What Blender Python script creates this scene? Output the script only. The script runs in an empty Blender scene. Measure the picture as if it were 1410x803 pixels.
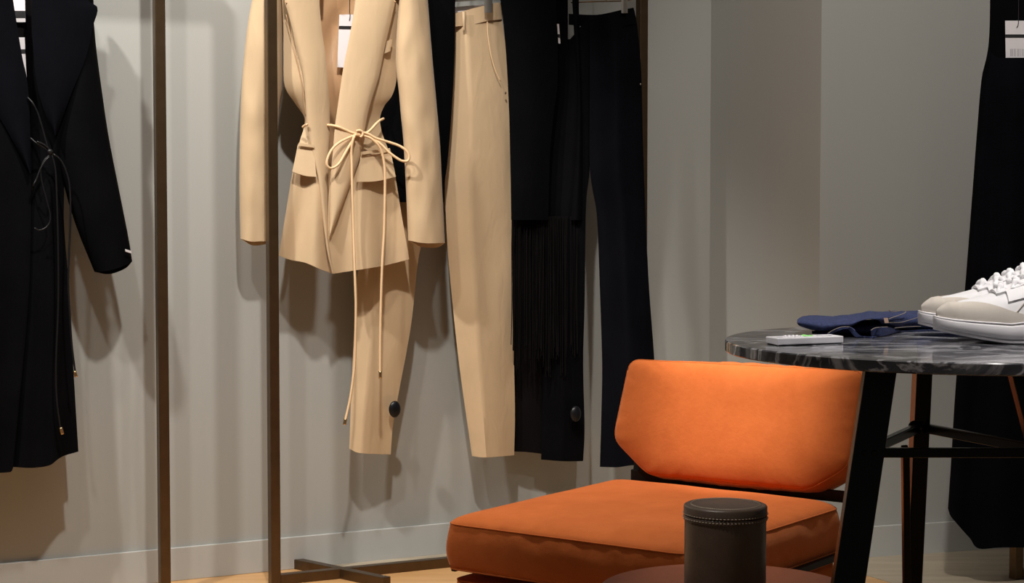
import bpy, bmesh, math, random
from mathutils import Vector, Matrix, noise
random.seed(4)
PI = math.pi
S = bpy.context.scene
C = S.collection

# ------------------------------------------------------------------ camera
FPX = 2550.0
PITCH = math.atan((401.5 - 265) / FPX)
CAM = Vector((0, 0, 0.92))
cd = bpy.data.cameras.new('camera'); cam = bpy.data.objects.new('camera', cd); C.objects.link(cam)
cd.sensor_width = 36; cd.lens = 36 * FPX / 1410
cam.location = CAM; cam.rotation_euler = (PI / 2 - PITCH, 0, 0)
S.camera = cam

# ------------------------------------------------------------------ light
S.view_settings.view_transform = 'Standard'; S.view_settings.look = 'None'
S.view_settings.gamma = 1; S.view_settings.use_curve_mapping = False
S.view_settings.exposure = 0.45
w = bpy.data.worlds.new('world'); S.world = w; w.use_nodes = True
bg = w.node_tree.nodes['Background']
bg.inputs[0].default_value = (1.0, 0.95, 0.90, 1); bg.inputs[1].default_value = 0.05

def spot(x, y, z, tx, ty, tz, power, angle=50, size=0.03, col=(1.0, 0.945, 0.87), blend=0.5):
    l = bpy.data.lights.new('spotlight', 'SPOT'); l.energy = power; l.spot_size = math.radians(angle)
    l.spot_blend = blend; l.shadow_soft_size = size; l.color = col
    o = bpy.data.objects.new('spotlight', l); C.objects.link(o)
    o.location = (x, y, z)
    o.rotation_euler = (Vector((tx, ty, tz)) - Vector((x, y, z))).to_track_quat('-Z', 'Y').to_euler()
    return o
def area(x, y, z, tx, ty, tz, power, sx, sy, col=(1.0, 0.92, 0.83)):
    l = bpy.data.lights.new('overhead_fill', 'AREA'); l.energy = power; l.shape = 'RECTANGLE'
    l.size = sx; l.size_y = sy; l.color = col
    o = bpy.data.objects.new('overhead_fill', l); C.objects.link(o)
    o.location = (x, y, z)
    o.rotation_euler = (Vector((tx, ty, tz)) - Vector((x, y, z))).to_track_quat('-Z', 'Y').to_euler()
    return o
# track spotlights under the shop ceiling
spot(-1.5, 2.7, 3.0, -1.0, 4.2, 0.55, 165, 60, .05)
spot(-0.2, 2.7, 3.0, -0.55, 4.4, 0.70, 152, 42, .05)
spot(-0.9, 2.4, 3.0, -0.55, 4.4, 0.6, 60, 46, .05)
spot(-0.35, 2.3, 2.9, 0.47, 3.58, 0.50, 430, 10.5, .05, blend=1.0, col=(1.0, 0.95, 0.90))
spot(0.22, 3.35, 3.0, 0.22, 3.38, 0.34, 185, 24, .05, blend=.9)
spot(0.6, 2.0, 3.0, 1.5, 4.8, 0.7, 115, 50, .06)
spot(0.75, 1.7, 2.9, 0.66, 2.35, 0.74, 145, 22, .05, blend=.8, col=(1.0, 0.95, 0.91))
spot(-0.7, 1.9, 2.9, 0.30, 2.50, 0.42, 75, 14, .04, blend=.8)  # extra spot added to brighten the canister and side table
area(0.3, 3.0, 3.1, 0.3, 3.3, 0, 12, 3.0, 2.0)  # weak overhead fill added to soften the shade, not a fixture

# ------------------------------------------------------------------ pixel -> world rays
_F = Vector((0, math.cos(PITCH), -math.sin(PITCH))); _U = Vector((0, math.sin(PITCH), math.cos(PITCH)))
def ray(px, py):
    return _F + Vector((1, 0, 0)) * ((px - 705) / FPX) - _U * ((py - 401.5) / FPX)
def on_h(px, py, h=0.0):
    r = ray(px, py); return CAM + r * ((h - CAM.z) / r.z)
def on_plane(px, py, p0, n):
    r = ray(px, py); return CAM + r * ((p0 - CAM).dot(n) / r.dot(n))
def on_y(px, py, y):
    r = ray(px, py); return CAM + r * (y / r.y)
A0 = on_h(236, 799.7); A1 = on_h(615, 762)
AU = (A1 - A0).normalized(); AN = Vector((AU.y, -AU.x, 0))       # along wall, out of wall
def W(px, py, off):                                              # point on the vertical plane `off` metres in front of the display wall
    return on_plane(px, py, A0 + AN * off, AN)

# ------------------------------------------------------------------ materials
def nt(name):
    m = bpy.data.materials.new(name); m.use_nodes = True
    return m, m.node_tree, m.node_tree.nodes['Principled BSDF']
def tex(t, kind, scale=(1, 1, 1), coord='Object', **kw):
    tc = t.nodes.new('ShaderNodeTexCoord'); mp = t.nodes.new('ShaderNodeMapping')
    mp.inputs['Scale'].default_value = scale
    n = t.nodes.new(kind)
    t.links.new(tc.outputs[coord], mp.inputs[0]); t.links.new(mp.outputs[0], n.inputs['Vector'])
    for k, v in kw.items(): n.inputs[k].default_value = v
    return n
def ramp(t, src, stops):
    r = t.nodes.new('ShaderNodeValToRGB'); t.links.new(src, r.inputs[0])
    e = r.color_ramp.elements
    while len(e) < len(stops): e.new(0.5)
    for el, (p, c) in zip(e, stops): el.position = p; el.color = (*c, 1)
    return r
def bump(t, b, src, strength, dist=0.001):
    n = t.nodes.new('ShaderNodeBump'); n.inputs['Strength'].default_value = strength; n.inputs['Distance'].default_value = dist
    t.links.new(src, n.inputs['Height']); t.links.new(n.outputs[0], b.inputs['Normal'])
def fabric(name, col, rough=0.8, sheen=0.0, var=0.08, weave=900, bmp=0.25, sheen_col=(1, 1, 1), spec=0.25):
    m, t, b = nt(name)
    n = tex(t, 'ShaderNodeTexNoise', (9, 9, 9), Scale=1.0, Detail=4.0)
    lo = tuple(c * (1 - var) for c in col); hi = tuple(min(1, c * (1 + var)) for c in col)
    r = ramp(t, n.outputs[0], [(0.3, lo), (0.7, hi)])
    t.links.new(r.outputs[0], b.inputs['Base Color'])
    b.inputs['Roughness'].default_value = rough
    b.inputs['Sheen Weight'].default_value = sheen; b.inputs['Sheen Roughness'].default_value = 0.4
    b.inputs['Sheen Tint'].default_value = (*sheen_col, 1)
    b.inputs['Specular IOR Level'].default_value = spec
    k = tex(t, 'ShaderNodeTexNoise', (weave, weave, weave), Scale=1.0, Detail=2.0)
    f = tex(t, 'ShaderNodeTexNoise', (22, 22, 9), Scale=1.0, Detail=3.0, Distortion=0.5)
    b2 = t.nodes.new('ShaderNodeBump'); b2.inputs['Strength'].default_value = 0.35; b2.inputs['Distance'].default_value = 0.006
    t.links.new(f.outputs[0], b2.inputs['Height'])
    bump(t, b, k.outputs[0], bmp, 0.0006)
    for n_ in t.nodes:
        if n_.type == 'BUMP' and n_ != b2: t.links.new(b2.outputs[0], n_.inputs['Normal'])
    return m
def plain(name, col, rough=0.5, metal=0.0, coat=0.0, var=0.05, spec=0.5):
    m, t, b = nt(name)
    n = tex(t, 'ShaderNodeTexNoise', (30, 30, 30), Scale=1.0, Detail=4.0)
    r = ramp(t, n.outputs[0], [(0.3, tuple(c * (1 - var) for c in col)), (0.7, tuple(min(1, c * (1 + var)) for c in col))])
    t.links.new(r.outputs[0], b.inputs['Base Color'])
    b.inputs['Roughness'].default_value = rough; b.inputs['Metallic'].default_value = metal
    b.inputs['Coat Weight'].default_value = coat; b.inputs['Specular IOR Level'].default_value = spec
    return m
M = {}
M['beige'] = fabric('beige_wool', (0.59, 0.432, 0.268), 0.72, 0.15, 0.04, 1100, 0.2)
M['lining'] = fabric('tan_satin', (0.56, 0.34, 0.185), 0.38, 0.0, 0.05, 300, 0.05)
M['cord'] = fabric('pale_beige_cord', (0.80, 0.56, 0.33), 0.5, 0.1, 0.04, 1500, 0.2)
M['black'] = fabric('black_wool', (0.0025, 0.0025, 0.0032), 0.9, 0.0, 0.2, 900, 0.2, spec=0.04)
M['black_b'] = fabric('blue_black_crepe', (0.0026, 0.0027, 0.0044), 0.85, 0.0, 0.2, 900, 0.2, spec=0.04)
M['black_c'] = fabric('brown_black_twill', (0.0055, 0.0045, 0.005), 0.8, 0.0, 0.2, 900, 0.2, spec=0.04)
M['blackcord'] = plain('black_waxed_cord', (0.006, 0.006, 0.007), 0.45, spec=0.3)
M['bronze'] = plain('dark_bronze_metal', (0.125, 0.080, 0.042), 0.36, 0.85, 0, 0.1)
M['steel'] = plain('brushed_nickel', (0.42, 0.39, 0.35), 0.35, 0.9)
M['brass'] = plain('brass_tip', (0.60, 0.42, 0.22), 0.3, 1.0)
M['blackmetal'] = plain('black_lacquered_metal', (0.004, 0.0037, 0.0035), 0.25, 0.0, 0.0, spec=0.22)
M['blackmatte'] = plain('matte_black_steel', (0.006, 0.005, 0.0045), 0.45, 0.0, 0.0, spec=0.25)
M['card'] = plain('white_card', (0.80, 0.77, 0.80), 0.6, var=0.02)
M['ink'] = plain('black_ink', (0.01, 0.01, 0.012), 0.6)
M['greyink'] = plain('grey_ink', (0.45, 0.43, 0.46), 0.6)
M['plastic'] = plain('white_plastic', (0.80, 0.78, 0.82), 0.35, var=0.02)
M['plasticg'] = plain('grey_plastic', (0.50, 0.50, 0.54), 0.4)
M['green'] = plain('green_plastic', (0.30, 0.80, 0.22), 0.4)
M['blackplastic'] = plain('black_plastic', (0.006, 0.006, 0.008), 0.35, spec=0.3)
M['sole'] = plain('white_rubber', (0.78, 0.755, 0.78), 0.5, var=0.03)
M['shoe'] = fabric('white_leather', (0.82, 0.81, 0.82), 0.5, 0, 0.02, 400, 0.15)
M['lace'] = fabric('white_lace', (0.86, 0.85, 0.87), 0.8, 0.1, 0.02, 2500, 0.4)
M['suede'] = fabric('oatmeal_suede', (0.66, 0.60, 0.53), 0.95, 0.3, 0.05, 1800, 0.4)
M['stitch'] = plain('copper_thread', (0.55, 0.38, 0.28), 0.7)
M['thread'] = plain('pale_thread', (0.26, 0.22, 0.19), 0.7)
M['pale_stitch'] = plain('cream_thread', (0.42, 0.34, 0.26), 0.7)
M['shadowgap'] = plain('dark_interior', (0.02, 0.018, 0.016), 0.8)

def velvet():
    m, t, b = nt('orange_velvet')
    n = tex(t, 'ShaderNodeTexNoise', (11, 11, 11), Scale=1.0, Detail=8.0, Roughness=0.72)
    r = ramp(t, n.outputs[0], [(0.25, (0.40, 0.092, 0.019)), (0.75, (0.52, 0.132, 0.032))])
    t.links.new(r.outputs[0], b.inputs['Base Color'])
    b.inputs['Roughness'].default_value = 0.85; b.inputs['Specular IOR Level'].default_value = 0.1
    b.inputs['Sheen Weight'].default_value = 0.26; b.inputs['Sheen Roughness'].default_value = 0.45
    b.inputs['Sheen Tint'].default_value = (1.0, 0.58, 0.34, 1)
    k = tex(t, 'ShaderNodeTexNoise', (60, 60, 60), Scale=1.0, Detail=8.0, Roughness=0.7)
    bump(t, b, k.outputs[0], 0.35, 0.002)
    return m
M['velvet'] = velvet()
def marble():
    m, t, b = nt('dark_grey_marble')
    d = tex(t, 'ShaderNodeTexNoise', (9, 16, 14), Scale=1.0, Detail=9.0, Roughness=0.62, Distortion=1.6)
    v = tex(t, 'ShaderNodeTexNoise', (4.5, 11, 10), Scale=1.0, Detail=7.0, Roughness=0.55, Distortion=2.2)
    base = ramp(t, d.outputs[0], [(0.30, (0.022, 0.022, 0.026)), (0.52, (0.07, 0.07, 0.08)), (0.72, (0.17, 0.17, 0.185))])
    vein = ramp(t, v.outputs[0], [(0.455, (0, 0, 0)), (0.497, (1, 1, 1)), (0.54, (0, 0, 0))])
    mx = t.nodes.new('ShaderNodeMix'); mx.data_type = 'RGBA'
    t.links.new(vein.outputs[0], mx.inputs[0]); t.links.new(base.outputs[0], mx.inputs[6])
    mx.inputs[7].default_value = (0.50, 0.50, 0.53, 1)
    t.links.new(mx.outputs[2], b.inputs['Base Color'])
    b.inputs['Roughness'].default_value = 0.09; b.inputs['Specular IOR Level'].default_value = 0.6
    return m
M['marble'] = marble()
def denim():
    m, t, b = nt('indigo_denim')
    n = tex(t, 'ShaderNodeTexNoise', (260, 90, 260), Scale=1.0, Detail=3.0)
    r = ramp(t, n.outputs[0], [(0.3, (0.009, 0.015, 0.056)), (0.7, (0.025, 0.038, 0.12))])
    t.links.new(r.outputs[0], b.inputs['Base Color'])
    b.inputs['Roughness'].default_value = 0.85
    bump(t, b, n.outputs[0], 0.3, 0.001)
    return m
M['denim'] = denim()
def leather(name, col, rough):
    m, t, b = nt(name)
    n = tex(t, 'ShaderNodeTexNoise', (45, 45, 45), Scale=1.0, Detail=6.0, Roughness=0.7)
    r = ramp(t, n.outputs[0], [(0.3, tuple(c * .85 for c in col)), (0.7, tuple(c * 1.15 for c in col))])
    t.links.new(r.outputs[0], b.inputs['Base Color'])
    b.inputs['Roughness'].default_value = rough
    k = tex(t, 'ShaderNodeTexVoronoi', (700, 700, 700), Scale=1.0)
    bump(t, b, k.outputs[0], 0.25, 0.0005)
    return m
M['leather'] = leather('dark_brown_leather', (0.10, 0.068, 0.05), 0.38)
M['redwood'] = leather('russet_lacquer', (0.13, 0.042, 0.025), 0.3)
def wallpaint(name, col):
    m, t, b = nt(name)
    n = tex(t, 'ShaderNodeTexNoise', (5, 5, 0.15), Scale=1.0, Detail=3.0, Roughness=0.6)
    r = ramp(t, n.outputs[0], [(0.25, tuple(c * .97 for c in col)), (0.75, tuple(c * 1.03 for c in col))])
    t.links.new(r.outputs[0], b.inputs['Base Color'])
    b.inputs['Roughness'].default_value = 0.55; b.inputs['Specular IOR Level'].default_value = 0.3
    k = tex(t, 'ShaderNodeTexNoise', (500, 500, 60), Scale=1.0, Detail=3.0)
    bump(t, b, k.outputs[0], 0.12, 0.0006)
    return m
M['wall'] = wallpaint('grey_wall_finish', (0.395, 0.400, 0.383))
M['skirt'] = wallpaint('grey_skirting_paint', (0.455, 0.46, 0.445))
def wood(name, c1, c2, rough=0.38):
    m, t, b = nt(name)
    n = tex(t, 'ShaderNodeTexNoise', (1.6, 14, 1), Scale=2.0, Detail=8.0, Roughness=0.6, Distortion=0.4)
    r = ramp(t, n.outputs[0], [(0.3, c1), (0.7, c2)])
    t.links.new(r.outputs[0], b.inputs['Base Color'])
    b.inputs['Roughness'].default_value = rough
    bump(t, b, n.outputs[0], 0.08, 0.001)
    return m
M['wood'] = wood('honey_oak_floor', (0.50, 0.27, 0.105), (0.66, 0.39, 0.17))
M['stone'] = wood('greige_floor_band', (0.33, 0.275, 0.20), (0.46, 0.39, 0.29), 0.5)

# ------------------------------------------------------------------ mesh helpers
def mk(name, verts, faces, mat, parent=None, smooth=True):
    me = bpy.data.meshes.new(name); me.from_pydata([tuple(v) for v in verts], [], faces); me.update()
    bm = bmesh.new(); bm.from_mesh(me); bmesh.ops.recalc_face_normals(bm, faces=bm.faces); bm.to_mesh(me); bm.free()
    me.materials.append(mat)
    if smooth:
        for p in me.polygons: p.use_smooth = True
    o = bpy.data.objects.new(name, me); C.objects.link(o)
    if parent:
        o.parent = parent; o.matrix_parent_inverse = Matrix.Translation(-parent.location) if parent.type == 'EMPTY' else Matrix()
    return o
def tag(o, label=None, cat=None, group=None, kind=None):
    if label: o['label'] = label
    if cat: o['category'] = cat
    if group: o['group'] = group
    if kind: o['kind'] = kind
    return o
def thing(name, label, cat, loc=(0, 0, 0), group=None):
    o = bpy.data.objects.new(name, None); o.empty_display_size = 0.05; C.objects.link(o); o.location = loc
    return tag(o, label, cat, group)
def solid(o, t=0.002, off=-1):
    md = o.modifiers.new('thickness', 'SOLIDIFY'); md.thickness = t; md.offset = off
    es = o.modifiers.new('crisp_edges', 'EDGE_SPLIT'); es.split_angle = math.radians(50); return o
def bev(o, wd=0.002, seg=2):
    md = o.modifiers.new('bevel', 'BEVEL'); md.width = wd; md.segments = seg; md.limit_method = 'ANGLE'; return o
def cat(pts, n):
    """Catmull-Rom through pts, n samples evenly spaced by length"""
    pts = [Vector(p) for p in pts]
    if len(pts) == 2: return [pts[0].lerp(pts[1], i / (n - 1)) for i in range(n)]
    P = [pts[0] * 2 - pts[1]] + pts + [pts[-1] * 2 - pts[-2]]
    fine = []
    K = 12
    for i in range(1, len(P) - 2):
        a, b, c, d = P[i - 1:i + 3]
        for k in range(K):
            s = k / K
            fine.append(0.5 * ((2 * b) + (c - a) * s + (2 * a - 5 * b + 4 * c - d) * s * s + (3 * b - a - 3 * c + d) * s ** 3))
    fine.append(pts[-1])
    L = [0]
    for i in range(1, len(fine)): L.append(L[-1] + (fine[i] - fine[i - 1]).length)
    out = []; j = 0
    for i in range(n):
        s = L[-1] * i / (n - 1)
        while j < len(L) - 2 and L[j + 1] < s: j += 1
        f = (s - L[j]) / max(1e-9, L[j + 1] - L[j]); out.append(fine[j].lerp(fine[j + 1], min(1, max(0, f))))
    return out
def lin(pts, n):
    pts = [Vector(p) for p in pts]; L = [0]
    for i in range(1, len(pts)): L.append(L[-1] + (pts[i] - pts[i - 1]).length)
    out = []; j = 0
    for i in range(n):
        s = L[-1] * i / (n - 1)
        while j < len(L) - 2 and L[j + 1] < s: j += 1
        f = (s - L[j]) / max(1e-9, L[j + 1] - L[j]); out.append(pts[j].lerp(pts[j + 1], min(1, max(0, f))))
    return out
def coons(left, right, top, bot, nu, nv):
    """grid[v][u]; left/right run downwards, top/bot run to the right"""
    Lp, Rp = cat(left, nv), cat(right, nv)
    Tp = cat(top or [left[0], right[0]], nu); Bp = cat(bot or [left[-1], right[-1]], nu)
    g = []
    for j in range(nv):
        v = j / (nv - 1); row = []
        for i in range(nu):
            u = i / (nu - 1)
            p = (Lp[j] * (1 - u) + Rp[j] * u) + (Tp[i] * (1 - v) + Bp[i] * v) - \
                (Tp[0] * (1 - u) * (1 - v) + Tp[-1] * u * (1 - v) + Bp[0] * (1 - u) * v + Bp[-1] * u * v)
            row.append(p)
        g.append(row)
    return g
def panel(name, left, right, off, mat, parent, top=None, bot=None, nu=24, nv=40, th=0.0025):
    """single sheet of cloth; off(u,v) = distance from the wall"""
    g = coons(left, right, top, bot, nu, nv); vs = []; fs = []
    for j in range(nv):
        for i in range(nu):
            vs.append(W(g[j][i][0], g[j][i][1], off(i / (nu - 1), j / (nv - 1))))
    for j in range(nv - 1):
        for i in range(nu - 1):
            a = j * nu + i; fs.append((a, a + 1, a + nu + 1, a + nu))
    o = mk(name, vs, fs, mat, parent)
    # face the viewer, thickness goes to the back
    me = o.data
    if sum(p.normal.dot(AN) for p in me.polygons) < 0: me.flip_normals()
    return solid(o, th, -1)
def tube(name, left, right, c, t, mat, parent, top=None, bot=None, backbot=None, nu=22, nv=44, ridge=None, fold=None, th=0.002, flat=0.55):
    """closed cloth sleeve: front and back sheets meeting at both edges"""
    gf = coons(left, right, top, bot, nu, nv); gb = coons(left, right, top, backbot or bot, nu, nv)
    vs = []; fs = []; n = 2 * nu - 2
    for j in range(nv):
        v = j / (nv - 1)
        for i in range(n):
            fr = i < nu
            k = i if fr else 2 * nu - 2 - i
            u = k / (nu - 1)
            if ridge is not None:
                r = ridge(v); m_ = nu // 2; u = r * k / m_ if k <= m_ else r + (1 - r) * (k - m_) / (nu - 1 - m_)
                q = (u / r) if u < r else (1 - u) / (1 - r)
                prof = q ** 0.8 * .75 + .25 * q
            else:
                prof = max(0.0, math.sin(PI * u)) ** flat
            row = (gf if fr else gb)[j]; ku = u * (nu - 1); k0 = min(nu - 2, int(ku)); p = row[k0].lerp(row[k0 + 1], ku - k0)
            d = c(u, v) + (0.5 if fr else -0.5) * t(v) * prof
            if fold and fr: d += fold(u, v) * min(1, 8 * u * (1 - u) + .0)
            vs.append(W(p[0], p[1], d))
    for j in range(nv - 1):
        for i in range(n):
            a = j * n + i; b = j * n + (i + 1) % n; fs.append((a, b, b + n, a + n))
    o = mk(name, vs, fs, mat, parent)
    return solid(o, th, -1)
def rope(name, pts, r, mat, parent=None, n=60, sides=8, cyclic=False, straight=False):
    P = (lin if straight else cat)(pts, n); vs = []; fs = []
    up = Vector((0.3, -0.2, 1)).normalized()
    for i, p in enumerate(P):
        tn = (P[min(i + 1, n - 1)] - P[max(i - 1, 0)]).normalized()
        a = tn.cross(up); 
        if a.length < 1e-4: a = tn.cross(Vector((1, 0, 0)))
        a.normalize(); b = tn.cross(a).normalized(); up = a.cross(tn).normalized()
        rr = r(i / (n - 1)) if callable(r) else r
        for k in range(sides):
            an = 2 * PI * k / sides; vs.append(p + a * rr * math.cos(an) + b * rr * math.sin(an))
    for i in range(n - 1):
        for k in range(sides):
            fs.append((i * sides + k, i * sides + (k + 1) % sides, (i + 1) * sides + (k + 1) % sides, (i + 1) * sides + k))
    fs.append(tuple(range(sides))); fs.append(tuple((n - 1) * sides + k for k in range(sides)))
    return mk(name, vs, fs, mat, parent)
def rope_px(name, pts, off, r, mat, parent=None, n=60, sides=8):
    """pts: (px,py[,extra offset])"""
    return rope(name, [W(p[0], p[1], off + (p[2] if len(p) > 2 else 0)) for p in pts], r, mat, parent, n, sides)
def bar(name, p, q, wa, wb, mat, parent=None, side=None, bevel=0.0015, caps=True):
    """rectangular bar p->q; side = direction of its `wa` width"""
    p, q = Vector(p), Vector(q); ax = (q - p).normalized()
    s = Vector(side) if side is not None else Vector((1, 0, 0)); s = (s - ax * s.dot(ax)).normalized(); t_ = ax.cross(s).normalized()
    vs = [e + s * (sx * wa / 2) + t_ * (sy * wb / 2) for e in (p, q) for sx, sy in ((-1, -1), (1, -1), (1, 1), (-1, 1))]
    fs = [(0, 1, 2, 3), (7, 6, 5, 4)] + [(i, (i + 1) % 4, (i + 1) % 4 + 4, i + 4) for i in range(4)]
    o = mk(name, vs, fs, mat, parent, smooth=False)
    if bevel: bev(o, bevel)
    return o
def prism(name, base, h, mat, parent=None, bevel=0.0, updir=(0, 0, 1)):
    base = [Vector(b) for b in base]; u_ = Vector(updir) * h; n = len(base)
    vs = base + [b + u_ for b in base]
    fs = [tuple(range(n)), tuple(range(2 * n - 1, n - 1, -1))] + [(i, (i + 1) % n, (i + 1) % n + n, i + n) for i in range(n)]
    o = mk(name, vs, fs, mat, parent, smooth=False)
    if bevel: bev(o, bevel, 3)
    return o
def lathe(name, c, prof, mat, parent=None, n=96, smooth=True, sharp=False):
    c = Vector(c); vs = []; fs = []
    for r, z in prof:
        for k in range(n):
            a = 2 * PI * k / n; vs.append(c + Vector((r * math.cos(a), r * math.sin(a), z)))
    for j in range(len(prof) - 1):
        for k in range(n):
            fs.append((j * n + k, j * n + (k + 1) % n, (j + 1) * n + (k + 1) % n, (j + 1) * n + k))
    fs.append(tuple(range(n))); fs.append(tuple((len(prof) - 1) * n + k for k in range(n)))
    o = mk(name, vs, fs, mat, parent, smooth=smooth)
    if smooth:
        o.data.set_sharp_from_angle(angle=math.radians(35))
    return o
def blob(name, c, ax, mat, parent=None, nr=10, ns=16):
    """ellipsoid with three axis vectors"""
    c = Vector(c); ax = [Vector(a) for a in ax]; vs = []; fs = []
    for j in range(1, nr):
        th = PI * j / nr
        for k in range(ns):
            a = 2 * PI * k / ns
            vs.append(c + ax[0] * math.sin(th) * math.cos(a) + ax[1] * math.sin(th) * math.sin(a) + ax[2] * math.cos(th))
    for j in range(nr - 2):
        for k in range(ns): fs.append((j * ns + k, j * ns + (k + 1) % ns, (j + 1) * ns + (k + 1) % ns, (j + 1) * ns + k))
    vs.append(c + ax[2]); t0 = len(vs) - 1; vs.append(c - ax[2]); b0 = len(vs) - 1
    for k in range(ns): fs.append((t0, k, (k + 1) % ns)); fs.append((b0, (nr - 2) * ns + k, (nr - 2) * ns + (k + 1) % ns))
    return mk(name, vs, fs, mat, parent)
def cloth_noise(u, v, s=6.0, seed=0):
    return noise.noise(Vector((u * s, v * s, seed)))

# ================================================================== SETTING
HW = 3.1
def A(s, off=0, z=0): return A0 + AU * s + AN * off + Vector((0, 0, z))
a_px = on_plane(977, 401, A0, AN); sI = (a_px - A0).dot(AU)            # inner corner
inner = A(sI)
B0 = on_h(1192, 767.4); B1 = on_h(1346, 757.3); BU = (B1 - B0).normalized(); BN = Vector((BU.y, -BU.x, 0))
outer = on_plane(1128, 401, B0, BN); outer.z = 0
def wallslab(name, p, q, thick_dir):
    p, q = Vector(p), Vector(q)
    o = prism(name, [p, q, q + thick_dir, p + thick_dir], HW, M['wall']); tag(o, kind='structure'); return o
endA = A(-3.6); endB = outer + BU * 3.2
RN = (outer - inner).normalized(); RR = Vector((-RN.y, RN.x, 0))
if RR.x < 0: RR = -RR
wallslab('wall_back', endA, inner, -AN * 0.12)
wallslab('wall_return', inner, outer, RR * 0.10)
wallslab('wall_right', outer, endB, -BN * 0.12)
def skirting(name, p, q, n, h=0.079, t=0.009):
    o = prism(name, [p, q, q + n * t, p + n * t], h, M['skirt'], bevel=0.0015); tag(o, kind='structure')
hb = 0.079
skirting('baseboard_back', endA, inner, AN); skirting('baseboard_return', inner, outer, -RR); skirting('baseboard_right', outer - BU*0.009, endB, BN)
# floor: oak field, greige band along the walls
E = on_h(1190, 792); dirn = (outer - inner).normalized()
fl = prism('floor', [Vector((-5, -1, -0.05)), Vector((5, -1, -0.05)), Vector((5, 7, -0.05)), Vector((-5, 7, -0.05))], 0.05, M['wood']); tag(fl, kind='structure')
k0 = A(0.42 * 0 + (W(440, 700, 0) - A0).dot(AU), 0.0)
e1 = E - dirn * ((0.155 - (E - A0).dot(AN)) / -dirn.dot(AN)); e2 = E + dirn * 3.0
band = [A((W(428, 700, 0) - A0).dot(AU), 0.0, .0), A((W(470, 700, 0) - A0).dot(AU), 0.150, .0), e1, e2, e2 + Vector((4, 0, 0)), endB + Vector((0, 0.0, 0)), outer, inner]
band = [Vector((b.x, b.y, 0.0)) for b in band]
tr = prism('trim_1', band, 0.0012, M['stone']); tag(tr, kind='structure')

# ================================================================== RACKS
RO = (on_h(378, 803) - A0).dot(AN)
RO = 0.155
RZ = 1.56
def rack_s(px, off=RO): 
    p = W(px, 790, off); return (p - A0).dot(AU)
s_p1, s_p2, s_p3 = rack_s(226.5), rack_s(378), rack_s(881)
PW = 0.0235
r2 = thing('clothes_rack', 'bronze metal clothes rack by the wall holding the beige suit and black trousers', 'clothes rack', A(s_p2, RO))
bar('post', A(s_p2, RO, 0.0), A(s_p2, RO, RZ), PW, PW, M['bronze'], r2, AU)
bar('post', A(s_p3, RO, 0.0), A(s_p3, RO, RZ), PW, PW, M['bronze'], r2, AU)
bar('hanging_rail', A(s_p2 - PW/2, RO, RZ + PW/2), A(s_p3 + PW/2, RO, RZ + PW/2), PW, PW, M['bronze'], r2, AN)
bar('base_rail', A(s_p2 + PW / 2, RO, 0.0118), A(s_p3 - PW / 2, RO, 0.0118), 0.0235, 0.0235, M['bronze'], r2, AN)
fb = on_h(408, 782.5); ff = on_h(533, 809)
bar('foot', fb + Vector((0, 0, .012)), ff + Vector((0, 0, .012)), 0.0235, 0.0240, M['bronze'], r2, AU)
fd = ff - fb
f3 = A(s_p3 - 0.16, RO); bar('foot', f3 - fd / 2 + Vector((0, 0, .012)), f3 + fd / 2 + Vector((0, 0, .012)), 0.0235, 0.0240, M['bronze'], r2, AU)
tip = ff + Vector((0, 0, .026))
blob('screw', tip - fd.normalized() * .012 + Vector((0, 0, -.001)), [(.0025, 0, 0), (0, .0025, 0), (0, 0, .0015)], M['steel'], r2)
r1 = thing('clothes_rack', 'bronze metal clothes rack at the left holding the long black coat', 'clothes rack', A(s_p1, RO))
s_p0 = s_p1 - 1.0
for s in (s_p1, s_p0): bar('post', A(s, RO, 0), A(s, RO, RZ), PW, PW, M['bronze'], r1, AU)
bar('hanging_rail', A(s_p0 - PW/2, RO, RZ + PW/2), A(s_p1 + PW/2, RO, RZ + PW/2), PW, PW, M['bronze'], r1, AN)
bar('base_rail', A(s_p0 + PW / 2, RO, 0.0118), A(s_p1 - PW / 2, RO, 0.0118), 0.0235, 0.0235, M['bronze'], r1, AN)
# right rack: post seen below the long dress
DY = 4.32
q = on_y(1399, 790, DY + .05); q.z = 0
r3 = thing('clothes_rack', 'bronze metal clothes rack at the right holding the long black dress', 'clothes rack', q)
bar('post', q, q + Vector((0, 0, RZ)), PW, PW, M['bronze'], r3, AU)
q2 = q + BU * 0.95
bar('post', q2, q2 + Vector((0, 0, RZ)), PW, PW, M['bronze'], r3, AU)
bar('hanging_rail', q + Vector((0, 0, RZ + PW/2)) - BU * .012, q2 + Vector((0, 0, RZ + PW/2)) + BU * .012, PW, PW, M['bronze'], r3, BN)
bar('base_rail', q + Vector((0, 0, .0118)) + BU * .012, q2 + Vector((0, 0, .0118)) - BU * .012, .0235, .0235, M['bronze'], r3, BN)

def hanger_hook(parent, s, off, z0):
    """wire hook that goes over the hanging rail"""
    top = RZ + PW + 0.003; c = A(s, RO, RZ + PW/2)
    pts = [A(s, off, z0), A(s, off * .5 + (RO - .02) * .5, z0 * .5 + RZ * .5), A(s, RO - .021, RZ + .002), A(s, RO - .018, top - .004), A(s, RO, top + .003), A(s, RO + .018, top - .004), A(s, RO + .021, RZ - .004), A(s, RO + .012, RZ - .018)]
    rope('hook', pts, 0.0018, M['steel'], parent, 40, 8)

# ================================================================== BEIGE TROUSERS
T = thing('trousers', 'beige tailored trousers with pressed creases hanging on a metal clip hanger', 'trousers', W(620, 620, .075))
def tl_c(u, v): return 0.078
def legfold(seed, a=0.004):
    def f(u, v): return a * cloth_noise(u * .8, v * 1.6, 3.0, seed)
    return f
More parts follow.
